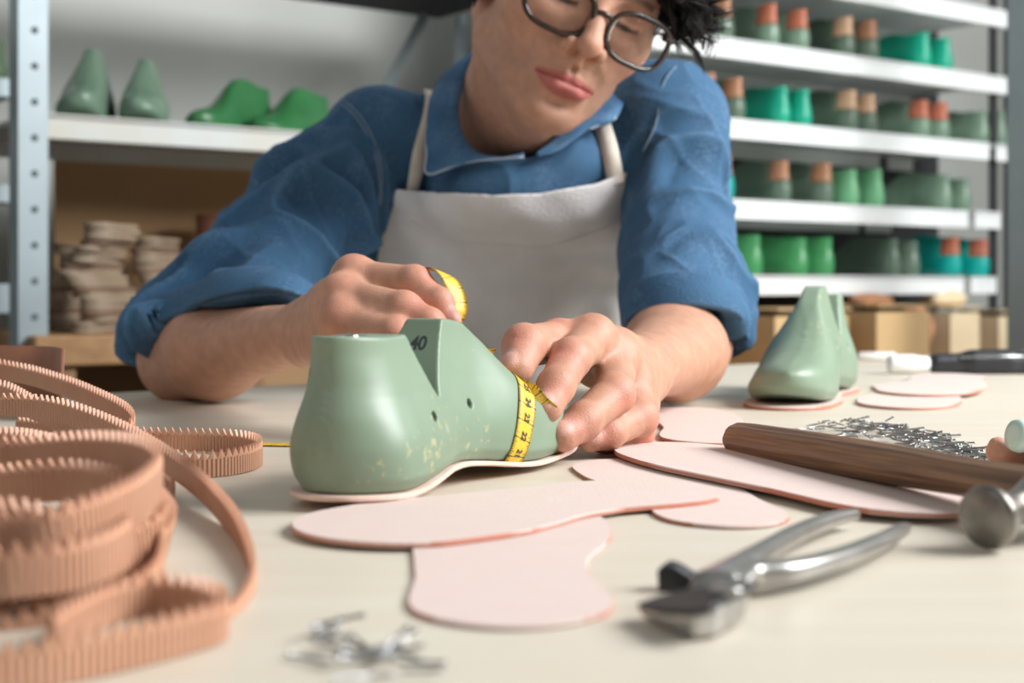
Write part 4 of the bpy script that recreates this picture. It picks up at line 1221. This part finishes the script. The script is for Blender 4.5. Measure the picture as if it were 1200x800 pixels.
# dark line of the lashes, brows
x, y, z = hl.T
for s in (-1, 1):
    xx = (s*x-.032)/.0135
    lz = .0008+.0022*(xx**2)
    m = np.exp(-((z-lz)/.0026)**2)*(np.abs(xx) < 1.05)*(y > .06)
    base = base*(1-.85*m[:, None])+np.array([.02,.013,.01])*.85*m[:, None]
    ir = np.exp(-(((s*x-.031)/.0058)**2+((z-.0014)/.0026)**2)**2)*(y > .06)
    base = base*(1-.8*ir[:, None])+np.array([.035,.045,.030])*.8*ir[:, None]
    bz = .0240+.004*np.sin(np.clip((s*x-.012)/.036, 0, 1)*math.pi*.8)
    m = np.exp(-((z-bz)/.0034)**4)*(s*x > .011)*(s*x < .050)*(y > .05)*(.75+.25*np.sin(x*3800+z*900))
    base = base*(1-.9*m[:, None])+np.array([.02,.014,.01])*.9*m[:, None]
# faint beard shadow
m = (sstep(-z, .040, .062)*sstep(y, .0, .04)*(1-lm)*(1-sstep(-z, .105, .12)))*.16
base = base*(1-m[:, None])+np.array([.16,.12,.10])*m[:, None]
for c in cols:
    if isinstance(c[0], str):
        q = (bv_-c[1])@c[2].T/np.array(c[3]); d = (q*q).sum(1); w_ = np.clip(1.25-d, 0, .25)*4*.8
        base = base*(1-w_[:, None])+np.array([.62,.34,.28])*w_[:, None]
ca = person.data.color_attributes.new('skin_colour', 'FLOAT_COLOR', 'POINT')
ca.data.foreach_set('color', np.c_[np.clip(base, 0, 1), np.ones(len(base))].astype(np.float32).ravel())
sk = bpy.data.materials.new('skin'); sk.use_nodes = True; nt = sk.node_tree; b_ = nt.nodes['Principled BSDF']
at_ = nt.nodes.new('ShaderNodeAttribute'); at_.attribute_name = 'skin_colour'
tc = nt.nodes.new('ShaderNodeTexCoord')
n1 = nt.nodes.new('ShaderNodeTexNoise'); n1.inputs['Scale'].default_value = 90; n1.inputs['Detail'].default_value = 4; nt.links.new(tc.outputs['Object'], n1.inputs['Vector'])
mr = nt.nodes.new('ShaderNodeMapRange'); mr.inputs[1].default_value = .3; mr.inputs[2].default_value = .7; mr.inputs[3].default_value = .86; mr.inputs[4].default_value = 1.1
nt.links.new(n1.outputs[0], mr.inputs[0])
mx = nt.nodes.new('ShaderNodeMix'); mx.data_type = 'RGBA'; mx.blend_type = 'MULTIPLY'; mx.inputs[0].default_value = 1
nt.links.new(at_.outputs[0], mx.inputs[6]); nt.links.new(mr.outputs[0], mx.inputs[7]); nt.links.new(mx.outputs[2], b_.inputs['Base Color'])
b_.inputs['Roughness'].default_value = .56; b_.inputs['Subsurface Weight'].default_value = .18
b_.inputs['Subsurface Radius'].default_value = (1,.35,.2); b_.inputs['Subsurface Scale'].default_value = .005
n2 = nt.nodes.new('ShaderNodeTexVoronoi'); n2.inputs['Scale'].default_value = 900; nt.links.new(tc.outputs['Object'], n2.inputs['Vector'])
bp = nt.nodes.new('ShaderNodeBump'); bp.inputs['Strength'].default_value = .25; bp.inputs['Distance'].default_value = .0006
nt.links.new(n2.outputs[0], bp.inputs['Height']); nt.links.new(bp.outputs[0], b_.inputs['Normal'])
M['skin'] = sk; person.data.materials.append(sk)

# ------------------------------------------------------------------ denim shirt
torso = [ell((.0,1.615,.90), (.165,.105,.165), .04), ell((-.02,1.85,.66), (.155,.11,.24), .06),
         cap(NB+V3(0,.012,-.035), S_R+V3(.01,0,0), .062, .054, .035), cap(NB+V3(0,.012,-.035), S_L+V3(-.01,0,0), .062, .054, .035),
         ell((-.06,1.53,.965), (.085,.07,.075), .04), ell((.075,1.51,.975), (.085,.07,.075), .04), ell(P(600,224,1.435), (.080,.062,.036), .03), ell(P(672,200,1.44), (.055,.055,.034), .03)]
def half(p0, n): 
    n = unit(n); p0 = np.asarray(p0, float)
    return lambda p: (p-p0)@n
# cuff planes
cR = [P(160,420,1.36), P(362,392,1.24)]; nR = unit(np.cross(cR[1]-cR[0], V3(0,1,-.55))); nR = nR if nR[2] < 0 else -nR
cL = [P(745,372,1.25), P(864,408,1.33)]; nL = unit(np.cross(cL[1]-cL[0], V3(0,1,-.35))); nL = nL if nL[2] < 0 else -nL
def sleeve(prims, pl, skin_prims):
    def f(p):
        d = evalp(prims, p)
        d = smax(d, pl(p), .004)
        inner = evalp(skin_prims, p)-.005
        return smax(d, -np.maximum(inner, -pl(p)-.030), .002)
    return f
fR = forearm(E_R+V3(0,0,.004), W_R, 0); fL = forearm(E_L, W_L, 0)
slR = [cap(S_R, E_R+V3(.010,.008,.016), .060, .043, .02), cap(S_R*.45+E_R*.55, P(300,372,1.25), .050, .040, .05), cap(E_R+V3(0,0,.01), P(330,378,1.20), .046, .036, .04)]
slL = [cap(S_L, E_L+V3(.002,.01,.0), .054, .051, .02), cap(S_L*.4+E_L*.6, P(802,372,1.26), .048, .048, .04)]
sR = (sleeve(slR, half(cR[0], nR), fR), .025, 'u'); sL = (sleeve(slL, half(cL[0], nL), fL), .025, 'u')
neck_cut = [cap(NB+V3(-.0,-.020,-.030), H(0,-.02,-.05), .062, .072, .004, 's')]
shirt = torso+[sR, sL]+neck_cut+[(half((0,0,.50), (0,0,-1)), .004, 'i')]
slo, shi = V3(-.42, 1.12, .495), V3(.34, 1.95, 1.12)
sv, sq = sdf_mesh(shirt, slo, shi, .0025, 2)
nn_ = normals(sv, sq)
def armfold(v, S, E, amp, seed, dens, twist):
    ax = unit(E-S); t = (v-S)@ax/np.linalg.norm(E-S); r = v-S-np.outer((v-S)@ax, ax)
    u1 = unit(np.cross(ax, V3(0,1,0))); u2 = np.cross(ax, u1); ph = np.arctan2(r@u2, r@u1)
    q = np.stack([t*dens+twist*np.sin(ph+.6), np.cos(ph)*1.1, np.sin(ph)*1.1], 1)
    q = q+.35*np.stack([noise(q, 1.7, seed+1), noise(q, 1.9, seed+4), noise(q, 1.8, seed+9)], 1)
    f1 = np.clip(1-np.abs(noise(q, 1.15, seed))*1.6, 0, 1)**1.5; f2 = np.clip(1-np.abs(noise(q*np.array([1.1,1.5,1.5])+3.1, 1.6, seed+6))*1.8, 0, 1)**1.6
    w_ = sstep(t, .02, .35)*(1-sstep(np.linalg.norm(r, axis=1), .11, .15))*(t < 1.6)
    return (f1*1.0+f2*.6-.5)*amp*w_
side = sv[:, 0] < 0.0
dR = armfold(sv, S_R, E_R, .021, 1, 6.5, 1.9); dL = armfold(sv, S_L, E_L, .0150, 4, 7.5, 1.7)
disp = dR*sstep(-sv[:, 0], .095, .135)+dL*sstep(sv[:, 0], .118, .150)
q_ = sv*np.array([1.5,1,.45]); fr_ = 1-np.abs(noise(sv*np.array([1,1,.55]), 26, 12)); fr2 = 1-np.abs(noise(sv*np.array([1,1,.6])+.3, 52, 17)); disp = disp+.0050*np.clip(fr_, 0, 1)**3+.0022*np.clip(fr2, 0, 1)**3+.0016*noise(q_, 34, 3)+.0010*noise(sv, 75, 9)
sv = relax(sv+nn_*disp[:, None], sq, 1)
denim = mat('denim', (54,96,130), rough=.85, var=.7, vscale=30, vcol=(36,72,104), bump=.5, bscale=500, detail=9)
def wear(m, col, lo_=.505, hi_=.56, st=.6):
    nt = m.node_tree; b = nt.nodes['Principled BSDF']; src = b.inputs['Base Color'].links[0].from_socket
    g = nt.nodes.new('ShaderNodeNewGeometry'); r = nt.nodes.new('ShaderNodeMapRange'); r.inputs[1].default_value = lo_; r.inputs[2].default_value = hi_; r.inputs[4].default_value = st
    nt.links.new(g.outputs['Pointiness'], r.inputs[0])
    x = nt.nodes.new('ShaderNodeMix'); x.data_type = 'RGBA'; x.inputs[7].default_value = (*lin(col), 1)
    nt.links.new(r.outputs[0], x.inputs[0]); nt.links.new(src, x.inputs[6]); nt.links.new(x.outputs[2], b.inputs['Base Color'])
wear(denim, (112,150,184), .50, .58, .35)
def flecks(m, col, sc_=380, st=.45):
    nt = m.node_tree; b = nt.nodes['Principled BSDF']; src = b.inputs['Base Color'].links[0].from_socket
    tc = nt.nodes.new('ShaderNodeTexCoord'); n = nt.nodes.new('ShaderNodeTexNoise'); n.inputs['Scale'].default_value = sc_; n.inputs['Detail'].default_value = 3
    n2 = nt.nodes.new('ShaderNodeTexNoise'); n2.inputs['Scale'].default_value = 30; n2.inputs['Detail'].default_value = 4
    nt.links.new(tc.outputs['Object'], n.inputs['Vector']); nt.links.new(tc.outputs['Object'], n2.inputs['Vector'])
    a = nt.nodes.new('ShaderNodeMath'); a.operation = 'MULTIPLY'; nt.links.new(n.outputs[0], a.inputs[0]); nt.links.new(n2.outputs[0], a.inputs[1])
    r = nt.nodes.new('ShaderNodeMapRange'); r.inputs[1].default_value = .24; r.inputs[2].default_value = .36; r.inputs[4].default_value = st
    nt.links.new(a.outputs[0], r.inputs[0])
    x = nt.nodes.new('ShaderNodeMix'); x.data_type = 'RGBA'; x.inputs[7].default_value = (*lin(col), 1)
    nt.links.new(r.outputs[0], x.inputs[0]); nt.links.new(src, x.inputs[6]); nt.links.new(x.outputs[2], b.inputs['Base Color'])
flecks(denim, (110,146,180), 420, .28)
def shirt_mesh(name, v, q, parent):
    o = mesh_obj(name, v, q, denim, parent); return o
sh = shirt_mesh('denim_shirt', sv, sq, person)
def surf(pts, off, prims=None): return project(pts, prims or shirt, off)
# cuffs: a second band over the sleeve's end
for nm, sp_, pl, (c0, n0) in (('cuff', sR[0], half(cR[0], nR), (cR, nR)), ('cuff', sL[0], half(cL[0], nL), (cL, nL))):
    raw = slR if n0 is nR else slL; skn = fR if n0 is nR else fL
    def fn(p, raw=raw, pl=pl, skn=skn):
        d = evalp(raw, p)-.0050-.0015*noise(p, 40, 2); h_ = pl(p)
        wv_ = .004*noise(p, 18, 7)
        d = smax(d, h_-.002, .002); d = smax(d, -(h_+.034+wv_), .002)
        inner = np.minimum(evalp(skn, p)-.004, 1)
        return smax(d, -inner*1.0 if False else -(evalp(raw, p)+.0035), .001)
    cc = (c0[0]+c0[1])/2
    v, q = sdf_mesh([(fn, .001, 'u')], cc-V3(.17,.17,.12), cc+V3(.17,.17,.12), .0022, 2)
    shirt_mesh(nm, v, q, sh)
# lighter stitched seams
seam = mat('seam_thread', (118,140,160), rough=.9)
def seamline(pts, off=.0015, r=.0009, prims=None, m=seam, name='seam', parent=None):
    p, _ = surf(catmull(np.array(pts), 10), off, prims); vs, fs = tube(p, r, 6); mesh_obj(name, vs, fs, m, parent or sh)
seamline([P(400,122,1.47), P(424,150,1.44), P(437,190,1.43), P(438,240,1.43), P(428,290,1.45)], .0035)
seamline([P(404,119,1.47), P(429,149,1.44), P(442,190,1.43), P(443,240,1.43), P(434,290,1.45)], .0035)
seamline([P(792,78,1.42), P(777,105,1.41), P(772,150,1.40), P(768,190,1.40)], .0028)
# placket with buttons down the front
def sheet(name, A, B, off, thick, m, parent, prims=None, rows=5, n=10, proj=True, lift=None, wob=0):
    A = catmull(np.array(A), n); B = catmull(np.array(B), n); g_ = np.stack([A*(1-t)+B*t for t in np.linspace(0, 1, rows)], 0)
    if proj: g_, gr = surf(g_, off, prims)
    else: gr = None
    if lift is not None: g_ = g_+np.array(lift)
    R_, C_ = g_.shape[:2]; vs = g_.reshape(-1, 3)
    fs = [(r*C_+c, r*C_+c+1, (r+1)*C_+c+1, (r+1)*C_+c) for r in range(R_-1) for c in range(C_-1)]
    o = mesh_obj(name, vs, fs, m, parent)
    so = o.modifiers.new('s', 'SOLIDIFY'); so.thickness = thick; so.offset = 0
    return o
pk = sheet('placket', [P(607,180,1.47), P(606,210,1.47), P(604,245,1.47), P(602,300,1.5)], [P(641,172,1.46), P(640,210,1.46), P(640,245,1.46), P(640,300,1.5)], .0062, .003, denim, sh)
for pts in ([P(609,180,1.47), P(608,210,1.47), P(606,245,1.47)], [P(638,174,1.46), P(637,210,1.46), P(637,245,1.46)]):
    seamline(pts, .0085, .0010, parent=pk)
for (px, py) in ((624,192), ):
    c, g_ = surf(np.array([P(px,py,1.46)]), .006); vs, fs = lathe([(0,.0050),(.0014,.0054),(.0020,.0050),(.0016,.0034),(.0016,.0002)], c[0], g_[0], 20)
    mesh_obj('button', vs, fs, mat('dark_button', (40,44,56), rough=.4), sh)
# collar: stand ring round the neck and two turned-down leaves
collar_mat = mat('denim_collar', (66,108,146), rough=.85, var=.7, vscale=26, vcol=(42,80,116), bump=.35, bscale=700)
inner = [P(578,40,1.50), P(560,58,1.47), P(545,92,1.43), P(537,125,1.395), P(543,158,1.375), P(560,178,1.37), P(585,184,1.37), P(614,180,1.37)]
outer = [P(552,66,1.52), P(520,88,1.47), P(505,115,1.42), P(500,148,1.395), P(500,180,1.38), P(502,204,1.375), P(548,190,1.372), P(614,184,1.368)]
lf_ = sheet('collar', inner, outer, 0, .0032, collar_mat, sh, proj=False, n=8, rows=4)
inner2 = [P(628,180,1.37), P(648,164,1.385), P(676,136,1.40), P(700,108,1.43), P(712,80,1.46)]
outer2 = [P(630,184,1.368), P(655,176,1.372), P(690,152,1.385), P(722,138,1.395), P(738,100,1.44)]
sheet('collar', inner2, outer2, 0, .0032, collar_mat, sh, proj=False, n=8, rows=4)
flecks(collar_mat, (130,162,190), 420, .28)
fray = mat('frayed_edge', (168,184,200), rough=1)
for (pp, r_) in ((outer[3:], .0012), (outer2[2:4], .0010)):
    vs, fs = tube(catmull(np.array(pp)+V3(0,-.001,0), 8), r_, 6); mesh_obj('frayed_edge', vs, fs, fray, lf_)
# ------------------------------------------------------------------ apron
linen = mat('linen_apron', (226,225,226), rough=.95, var=.6, vscale=14, vcol=(204,198,194), bump=.5, bscale=380, detail=8)
ap_t = [ell((.0,1.615,.90), (.170,.112,.170), .05), ell((-.02,1.85,.66), (.160,.118,.245), .10), ell((-.06,1.53,.965), (.088,.073,.078), .08), ell((.075,1.51,.975), (.088,.073,.078), .08),
        ell((.01,1.58,.88), (.13,.085,.10), .10)]
poly = np.array([P(x_, y_, 1.5)[[0,2]] for x_, y_ in ((470,226),(520,234),(580,238),(630,236),(690,225),(724,211),(737,206),(741,222),(738,250),(730,285),(736,320),(748,370),(756,460),(780,700),(400,700),(425,430),(436,330),(450,275))])
def polysd(px, pz):
    d = np.full(px.shape, 1e9); s = np.ones(px.shape); n = len(poly)
    for i in range(n):
        a, b = poly[i], poly[i-1]; e = b-a; wx, wz = px-a[0], pz-a[1]
        t = np.clip((wx*e[0]+wz*e[1])/(e@e), 0, 1); d = np.minimum(d, (wx-e[0]*t)**2+(wz-e[1]*t)**2)
        c1 = pz >= a[1]; c2 = pz < b[1]; c3 = e[0]*wz > e[1]*wx
        fl_ = (c1 & c2 & c3) | (~c1 & ~c2 & ~c3); s = np.where(fl_, -s, s)
    return s*np.sqrt(d)
def apfold(p):
    x_, z_ = p[..., 0], p[..., 2]
    return .0045*np.sin(x_*62+noise(p*np.array([1,1,.5]), 14, 6)*1.3)*sstep(-z_, -.95, -.80)+.0030*noise(p*np.array([1,1,.7]), 36, 2)+.0012*noise(p, 85, 11)
def ap_fn(p):
    d = smin(evalp(ap_t, p), evalp(torso, p)-.005, .045)-.0065-apfold(p)
    o = np.abs(d-.0019)-.0019
    return smax(smax(o, polysd(p[..., 0], p[..., 2]), .001), p[..., 1]-1.78, .001)
v, q = sdf_mesh([(ap_fn, .001, 'u')], V3(-.22,1.36,.50), V3(.2,1.80,.965), .0018, 2)
apron = mesh_obj('apron', v, q, linen, person)
hem = mat('linen_thread', (192,190,186), rough=1)
hp = [P(474,241,1.45), P(520,248,1.44), P(580,252,1.43), P(640,249,1.43), P(700,236,1.43), P(742,219,1.43)]
pr_ap = [(lambda p: smin(evalp(ap_t, p), evalp(torso, p)-.005, .045)-.0103-apfold(p), .001, 'u')]
seamline(hp, .0004, .0006, prims=pr_ap, m=linen, name='hem_stitch', parent=apron)
strap_m = mat('apron_strap', (222,212,198), rough=.95, var=.3, vscale=30, bump=.3, bscale=500)
def strap(ctrl, wd, w_, name='neck_strap', straight=None):
    A = np.array(ctrl)
    if straight is not None:
        def front(px, py, fn):
            for Y in np.linspace(1.28, 1.60, 321):
                if fn(P(px, py, Y)[None])[0] < 0: return P(px, py, Y-.002)
            return P(px, py, 1.44)
        p0 = front(*straight[0], pr_ap[0][0]); p1 = front(*straight[1], lambda q: evalp(shirt, q)-.003)
        t = np.linspace(0, 1, 9)[:, None]; A = p0*(1-t)+p1*t
        W_ = np.array(wd)*w_
        for _ in range(60):
            d = np.minimum.reduce([evalp(shirt, A+W_*k_) for k_ in (-1, -.5, 0, .5, 1)])
            A = A-np.array([0,1,0])*np.maximum(.005-d, 0)[:, None]
        A[1:-1] = .25*A[:-2]+.5*A[1:-1]+.25*A[2:]
    B = A+np.array(wd)*w_; A = A-np.array(wd)*w_
    sheet(name, A, B, .0052, .0018, strap_m, apron, rows=3, proj=straight is None)
strap([P(482,232,1.45), P(487,205,1.44), P(492,175,1.44), P(497,145,1.46), P(500,120,1.50)], [(.98,0,.18)]*5, .0075)
strap([P(731,213,1.43), P(730,185,1.42), P(718,158,1.42), P(708,136,1.43), P(700,110,1.46)], [(.92,0,.38)]*9, .0085, straight=((723,216),(702,132)))
# trousers under the table
jeans = mat('dark_trousers', (42,44,52), rough=.9, var=.4, vscale=10, bump=.2, bscale=300)
tr = [ell((.0,1.86,.50), (.165,.13,.12), .05)]
for s in (-1, 1):
    hp_, kn, an = V3(s*.09,1.86,.50), V3(s*.14,1.48,.50), V3(s*.13,1.50,.09)
    tr += [cap(hp_, kn, .085, .062, .03), cap(kn, an, .060, .045, .02)]
v, q = sdf_mesh(tr, V3(-.26,1.36,.04), V3(.26,2.02,.66), .006, 2); mesh_obj('trousers', v, q, jeans, person)
for s in (-1, 1):
    a = V3(s*.13,1.52,.045)
    sp2 = [cap(a, a+V3(0,-.16,-.012), .040, .034, .02), cap(a, a+V3(0,0,.06), .040, .042, .02), (half((0,0,.002), (0,0,-1)), .002, 'i')]
    v, q = sdf_mesh(sp2, a-V3(.07,.24,.05), a+V3(.07,.07,.12), .005, 2); mesh_obj('shoe', v, q, M['leather'], person)

# ------------------------------------------------------------------ hair: cap of curls
hair = mat('dark_hair', (24,18,17), rough=.6, var=.4, vscale=90, spec=.25)
hp_ = []
def hairline(p):
    y_, z_ = (p-HC)@ey, (p-HC)@ez
    return np.maximum(.35*y_-z_-.012, (1.9*y_-z_-.040)*.5)
hc = [hell((0,-.022,.050), (.082,.101,.091), .02), hell((0,.030,.073), (.0715,.069,.0610), .02), (hairline, .006, 'i')]
v, q = sdf_mesh(hc, HC-.16, HC+.19, .004, 1); parts = []
r_ = np.random.RandomState(5)
hv, hq = [], []
def lock(root, nrm_, grow, L, rad, n=16, r0=.0009, spread=.0028):
    t = np.linspace(0, 1, 20); grow = unit(grow); side_ = unit(np.cross(grow, nrm_)); up_ = np.cross(side_, grow)
    ph = r_.uniform(0, 6.28); tu = r_.uniform(.35, .85)
    b = root[None]+np.outer(t*L, grow)+np.outer(np.sin(t*math.pi*.8)*L*.22, nrm_)
    b = b+(np.outer(np.cos(tu*2*math.pi*t+ph), side_)+np.outer(np.sin(tu*2*math.pi*t+ph), up_))*(rad*sstep(t, 0, .5))[:, None]
    for _ in range(n):
        o = side_*r_.normal()*spread+up_*r_.normal()*spread*.6
        bb = b+o[None]*(1-.55*t[:, None]**2)+r_.normal(size=3)[None]*.0016*t[:, None]
        k_ = r_.uniform(.8, 1.08); bb = root+(bb-root)*k_
        allp.append(tube(bb, r0*(1-.7*t**2), 4, cap=False))
allp = []
for _ in range(620):
    d = unit(r_.normal(size=3)); d[2] = abs(d[2])*.9
    p = np.array([0,.0,.060])+d*.16
    for _k in range(14): p = p-d*np.clip(evalp(hc[:2], H(*p)[None])[0]+.002, -.02, .02)
    if hairline(H(*p)[None])[0] > -.004: continue
    n_h = unit(d)
    g_ = np.array([r_.normal()*.5, .9*(1 if p[1] > 0 else -.4)+r_.normal()*.4, -.3+r_.normal()*.4]); g_ = unit(g_-n_h*(g_@n_h)*.7)
    lock(H(*p), HR.T@n_h, HR.T@g_, r_.uniform(.03,.05), r_.uniform(.004,.008))
for _ in range(120):
    u = r_.uniform(.30, 1); p = np.array([.012+.070*u+r_.normal()*.004, .088-.056*u**1.6+r_.normal()*.006, .076-.030*u+r_.normal()*.012])
    g_ = np.array([.75+r_.normal()*.3, .40-.3*u+r_.normal()*.3, -.50+r_.normal()*.25]); n_h = unit(np.array([.3+.6*u, .8-.4*u, .1]))
    lock(H(*p), HR.T@n_h, HR.T@g_, r_.uniform(.028,.052), r_.uniform(.005,.010), 14, .0008)
for _ in range(26):
    p = np.array([-.076+r_.normal()*.002, -.020+r_.normal()*.016, .018+r_.normal()*.012]); lock(H(*p), HR.T@unit(np.array([-1,0,0.])), HR.T@unit(np.array([-.1,-.5,-.8])), .03, .003, 10)
vs, fs = merge(allp); base_n = len(vs)
vs = vs+list(v); fs = fs+[tuple(int(i)+base_n for i in f) for f in q]
hm_ = bpy.data.meshes.new('hair'); mi = np.array(parent_matrix(person).inverted())
mesh_obj('hair', np.array(vs), np.array([f if len(f) == 4 else f+(f[-1],) for f in fs]), hair, person)

# ------------------------------------------------------------------ glasses
_H = H
def HG(x, y, z): return _H(x+.003, y+.002, z)
gl = empty('eyeglasses', H(0,.10,.003), 'dark-framed eyeglasses worn low on the man\'s nose', 'eyeglasses')
fm = mat('tortoise_frame', (34,28,26), rough=.2, var=.5, vscale=60, vcol=(70,48,34))
fclear = mat('inner_rim', (200,196,190), rough=.3)
lens = bpy.data.materials.new('clear_lens'); lens.use_nodes = True; nt = lens.node_tree; nt.nodes.clear()
ou = nt.nodes.new('ShaderNodeOutputMaterial'); tr_ = nt.nodes.new('ShaderNodeBsdfTransparent'); gs = nt.nodes.new('ShaderNodeBsdfGlossy'); gs.inputs['Roughness'].default_value = .03
mxs = nt.nodes.new('ShaderNodeMixShader'); fr = nt.nodes.new('ShaderNodeFresnel'); fr.inputs[0].default_value = 1.18
tr_.inputs[0].default_value = (1,1,1,1)
nt.links.new(fr.outputs[0], mxs.inputs[0]); nt.links.new(tr_.outputs[0], mxs.inputs[1]); nt.links.new(gs.outputs[0], mxs.inputs[2]); nt.links.new(mxs.outputs[0], ou.inputs[0])
def lens_curve(s, n=64, sc=1.0):
    out = []
    for i in range(n):
        a = 2*math.pi*i/n; ca, sa = math.cos(a), math.sin(a); pw = 2/2.9
        x_ = math.copysign(abs(ca)**pw, ca)*.0305*sc; z_ = math.copysign(abs(sa)**pw, sa)*.0215*sc
        if sa > 0: z_ += .0022*(ca if True else 0)*sc
        if sa < 0: x_ *= 1-.10*(-sa)
        X = .0030+s*(.0385+x_); Y = .1055-.12*abs(.0385+x_)**1*.35-.9*max(0, (.0385+x_)-.02)**2*4; Z = -.0045+z_
        out.append(H(X, Y, Z+(-.0)))
    return np.array(out)
for s in (-1, 1):
    c = lens_curve(s)
    vs, fs = tube(c, .0026, 8, closed=True); mesh_obj('rim', vs, fs, fm, gl)
    c2 = lens_curve(s, sc=.955)-.0008*ey; vs, fs = tube(c2, .0010, 6, closed=True); mesh_obj('inner_rim', vs, fs, fclear, gl)
    ce = c2.mean(0); rings = [ce+(c2-ce)*k_ for k_ in (1, .66, .33)]
    vv = np.vstack(rings+[ce[None]]); n = len(c2); ff = []
    for r in range(2):
        for i in range(n): ff.append((r*n+i, r*n+(i+1) % n, (r+1)*n+(i+1) % n, (r+1)*n+i))
    for i in range(n): ff.append((2*n+i, 2*n+(i+1) % n, 3*n))
    vv2 = np.vstack([vv+ey*.0006, vv-ey*.0006]); k_ = len(vv)
    ff2 = ff+[tuple(i+k_ for i in f)[::-1] for f in ff]+[(i, (i+1) % n, (i+1) % n+k_, i+k_) for i in range(n)]
    mesh_obj('lens', vv2, ff2, lens, gl)
    tpl = [HG(s*.0665,.0905,.008), HG(s*.0715,.083,.0085), HG(s*.0735,.06,.012), HG(s*.0785,.02,.010), HG(s*.082,-.005,.008), HG(s*.083,-.03,-.008), HG(s*.082,-.042,-.022)]
    vs, fs = tube(catmull(tpl, 8), .0024, 8, squash=.6); mesh_obj('temple', vs, fs, fm, gl)
    vs, fs = tube(catmull([HG(s*.062,.0925,.009), HG(s*.069,.090,.0095), HG(s*.0720,.084,.0085)], 6), .0042, 8); mesh_obj('hinge_block', vs, fs, fm, gl)
vs, fs = tube(catmull([HG(-.0095,.101,.002), HG(-.004,.1040,.0045), HG(.004,.1040,.0045), HG(.0095,.101,.002)], 6), .0024, 8); mesh_obj('bridge', vs, fs, fm, gl)

# ------------------------------------------------------------------ the tape between the hands, laid over the finger
tp_path([lw(.176,-.014,.0410), lw(.186,-.002,.0432), P(616,462,.800), P(629,475,.806), P(642,486,.811)], [(.75,-.1,.55)]*5, 1, 'tape_end', u0=26)
tp_path([lw(.172,-.032,.028), P(575,425,.93), P(545,405,.965), P(530,385,.985), P(537,362,.990), P(531,335,.995), P(515,318,1.0), P(500,318,1.012), P(490,330,1.02)],
        [(.1,.6,.7), (0,.8,.5), (0,.9,.3), (.5,.8,0), (.75,.5,0), (.7,.6,0), (.3,.9,-.1), (.0,1,-.2), (0,1,-.2)], -1, 'tape_slack', u0=30)

# ------------------------------------------------------------------ a second person's fingertips at the right edge
cols = []
ob = P(1230, 530, .78)
o2 = [([P(1262,560,.80), P(1228,538,.79), P(1196,531,.782), P(1171,529,.775)], [.0110,.0095,.0085,.0072], V3(0,-.2,1)),
      ([P(1275,580,.79), P(1240,556,.775), P(1222,560,.76), P(1214,572,.75)], [.0110,.0098,.0085,.0075], V3(0,-.2,1)),
      ([P(1285,598,.78), P(1250,578,.76), P(1234,582,.745), P(1228,592,.74)], [.0105,.0092,.0082,.0072], V3(0,-.2,1)),
      ([P(1292,614,.77), P(1262,598,.75), P(1250,602,.74), P(1244,610,.735)], [.0100,.0085,.0078,.0068], V3(0,-.2,1))]
ot = ([P(1300,545,.83), P(1270,525,.82), P(1245,512,.80), P(1222,505,.785)], [.0140,.0115,.0100,.0085], V3(0,.3,1))
W2 = P(1350,580,.83)
pr = hand(W2, o2, ot)+[cap(W2, W2+V3(.22,.05,.04), .026, .038, .01)]
v, q = sdf_mesh(pr, np.minimum(W2, ob)-V3(.1,.12,.08), W2+V3(.28,.12,.13), .0014, 1)
p2_ = mesh_obj('person', v, q, None)
b2 = np.tile(np.array([.52,.275,.182]), (len(v), 1)); bv_ = v; base = b2
for c in cols:
    if not isinstance(c[0], str): blend(*c)
ca = p2_.data.color_attributes.new('skin_colour', 'FLOAT_COLOR', 'POINT')
ca.data.foreach_set('color', np.c_[np.clip(base, 0, 1), np.ones(len(base))].astype(np.float32).ravel())
p2_.data.materials.append(sk)
tag(p2_, 'second person, only a fingertip reaching in at the right edge above the hammer', 'person')
# ------------------------------------------------------------------ light and camera
w = bpy.data.worlds.new('room_light'); bpy.context.scene.world = w; w.use_nodes = True
w.node_tree.nodes['Background'].inputs[0].default_value = (.93,.97,1,1); w.node_tree.nodes['Background'].inputs[1].default_value = .20
def area(name, loc, target, sx, sy, power, col=(1,1,1)):
    l = bpy.data.lights.new(name, 'AREA'); l.shape = 'RECTANGLE'; l.size = sx; l.size_y = sy; l.energy = power; l.color = col
    o = bpy.data.objects.new(name, l); COL.objects.link(o); o.location = loc
    o.rotation_euler = (Vector(target)-Vector(loc)).to_track_quat('-Z', 'Y').to_euler(); return o
area('window_light', (2.0,.65,2.1), (.05,1.1,.85), 1.3, 1.1, 92, (.98,.99,1))
area('window_light_left', (-1.5,-.5,2.1), (0,1.0,.85), 1.5, 1.5, 7, (1,.98,.95))
area('rack_fill', (1.9,1.45,2.5), (.9,2.6,1.0), 1.2, .6, 16, (1,1,1))  # added fill for the right rack's heels and shelf edges, no real fixture
cd = bpy.data.cameras.new('camera'); cam = bpy.data.objects.new('camera', cd); COL.objects.link(cam)
cam.location = (0, 0, CZ); cam.rotation_euler = (math.pi/2, 0, 0)
cd.sensor_width = 36; cd.lens = 50; cd.shift_y = -65/1200; cd.clip_start = .01
cd.dof.use_dof = True; cd.dof.focus_distance = .86; cd.dof.aperture_fstop = 7.3
sc = bpy.context.scene; sc.camera = cam
sc.view_settings.view_transform = 'Standard'; sc.view_settings.look = 'None'
sc.view_settings.gamma = 1; sc.view_settings.use_curve_mapping = False; sc.view_settings.exposure = .24
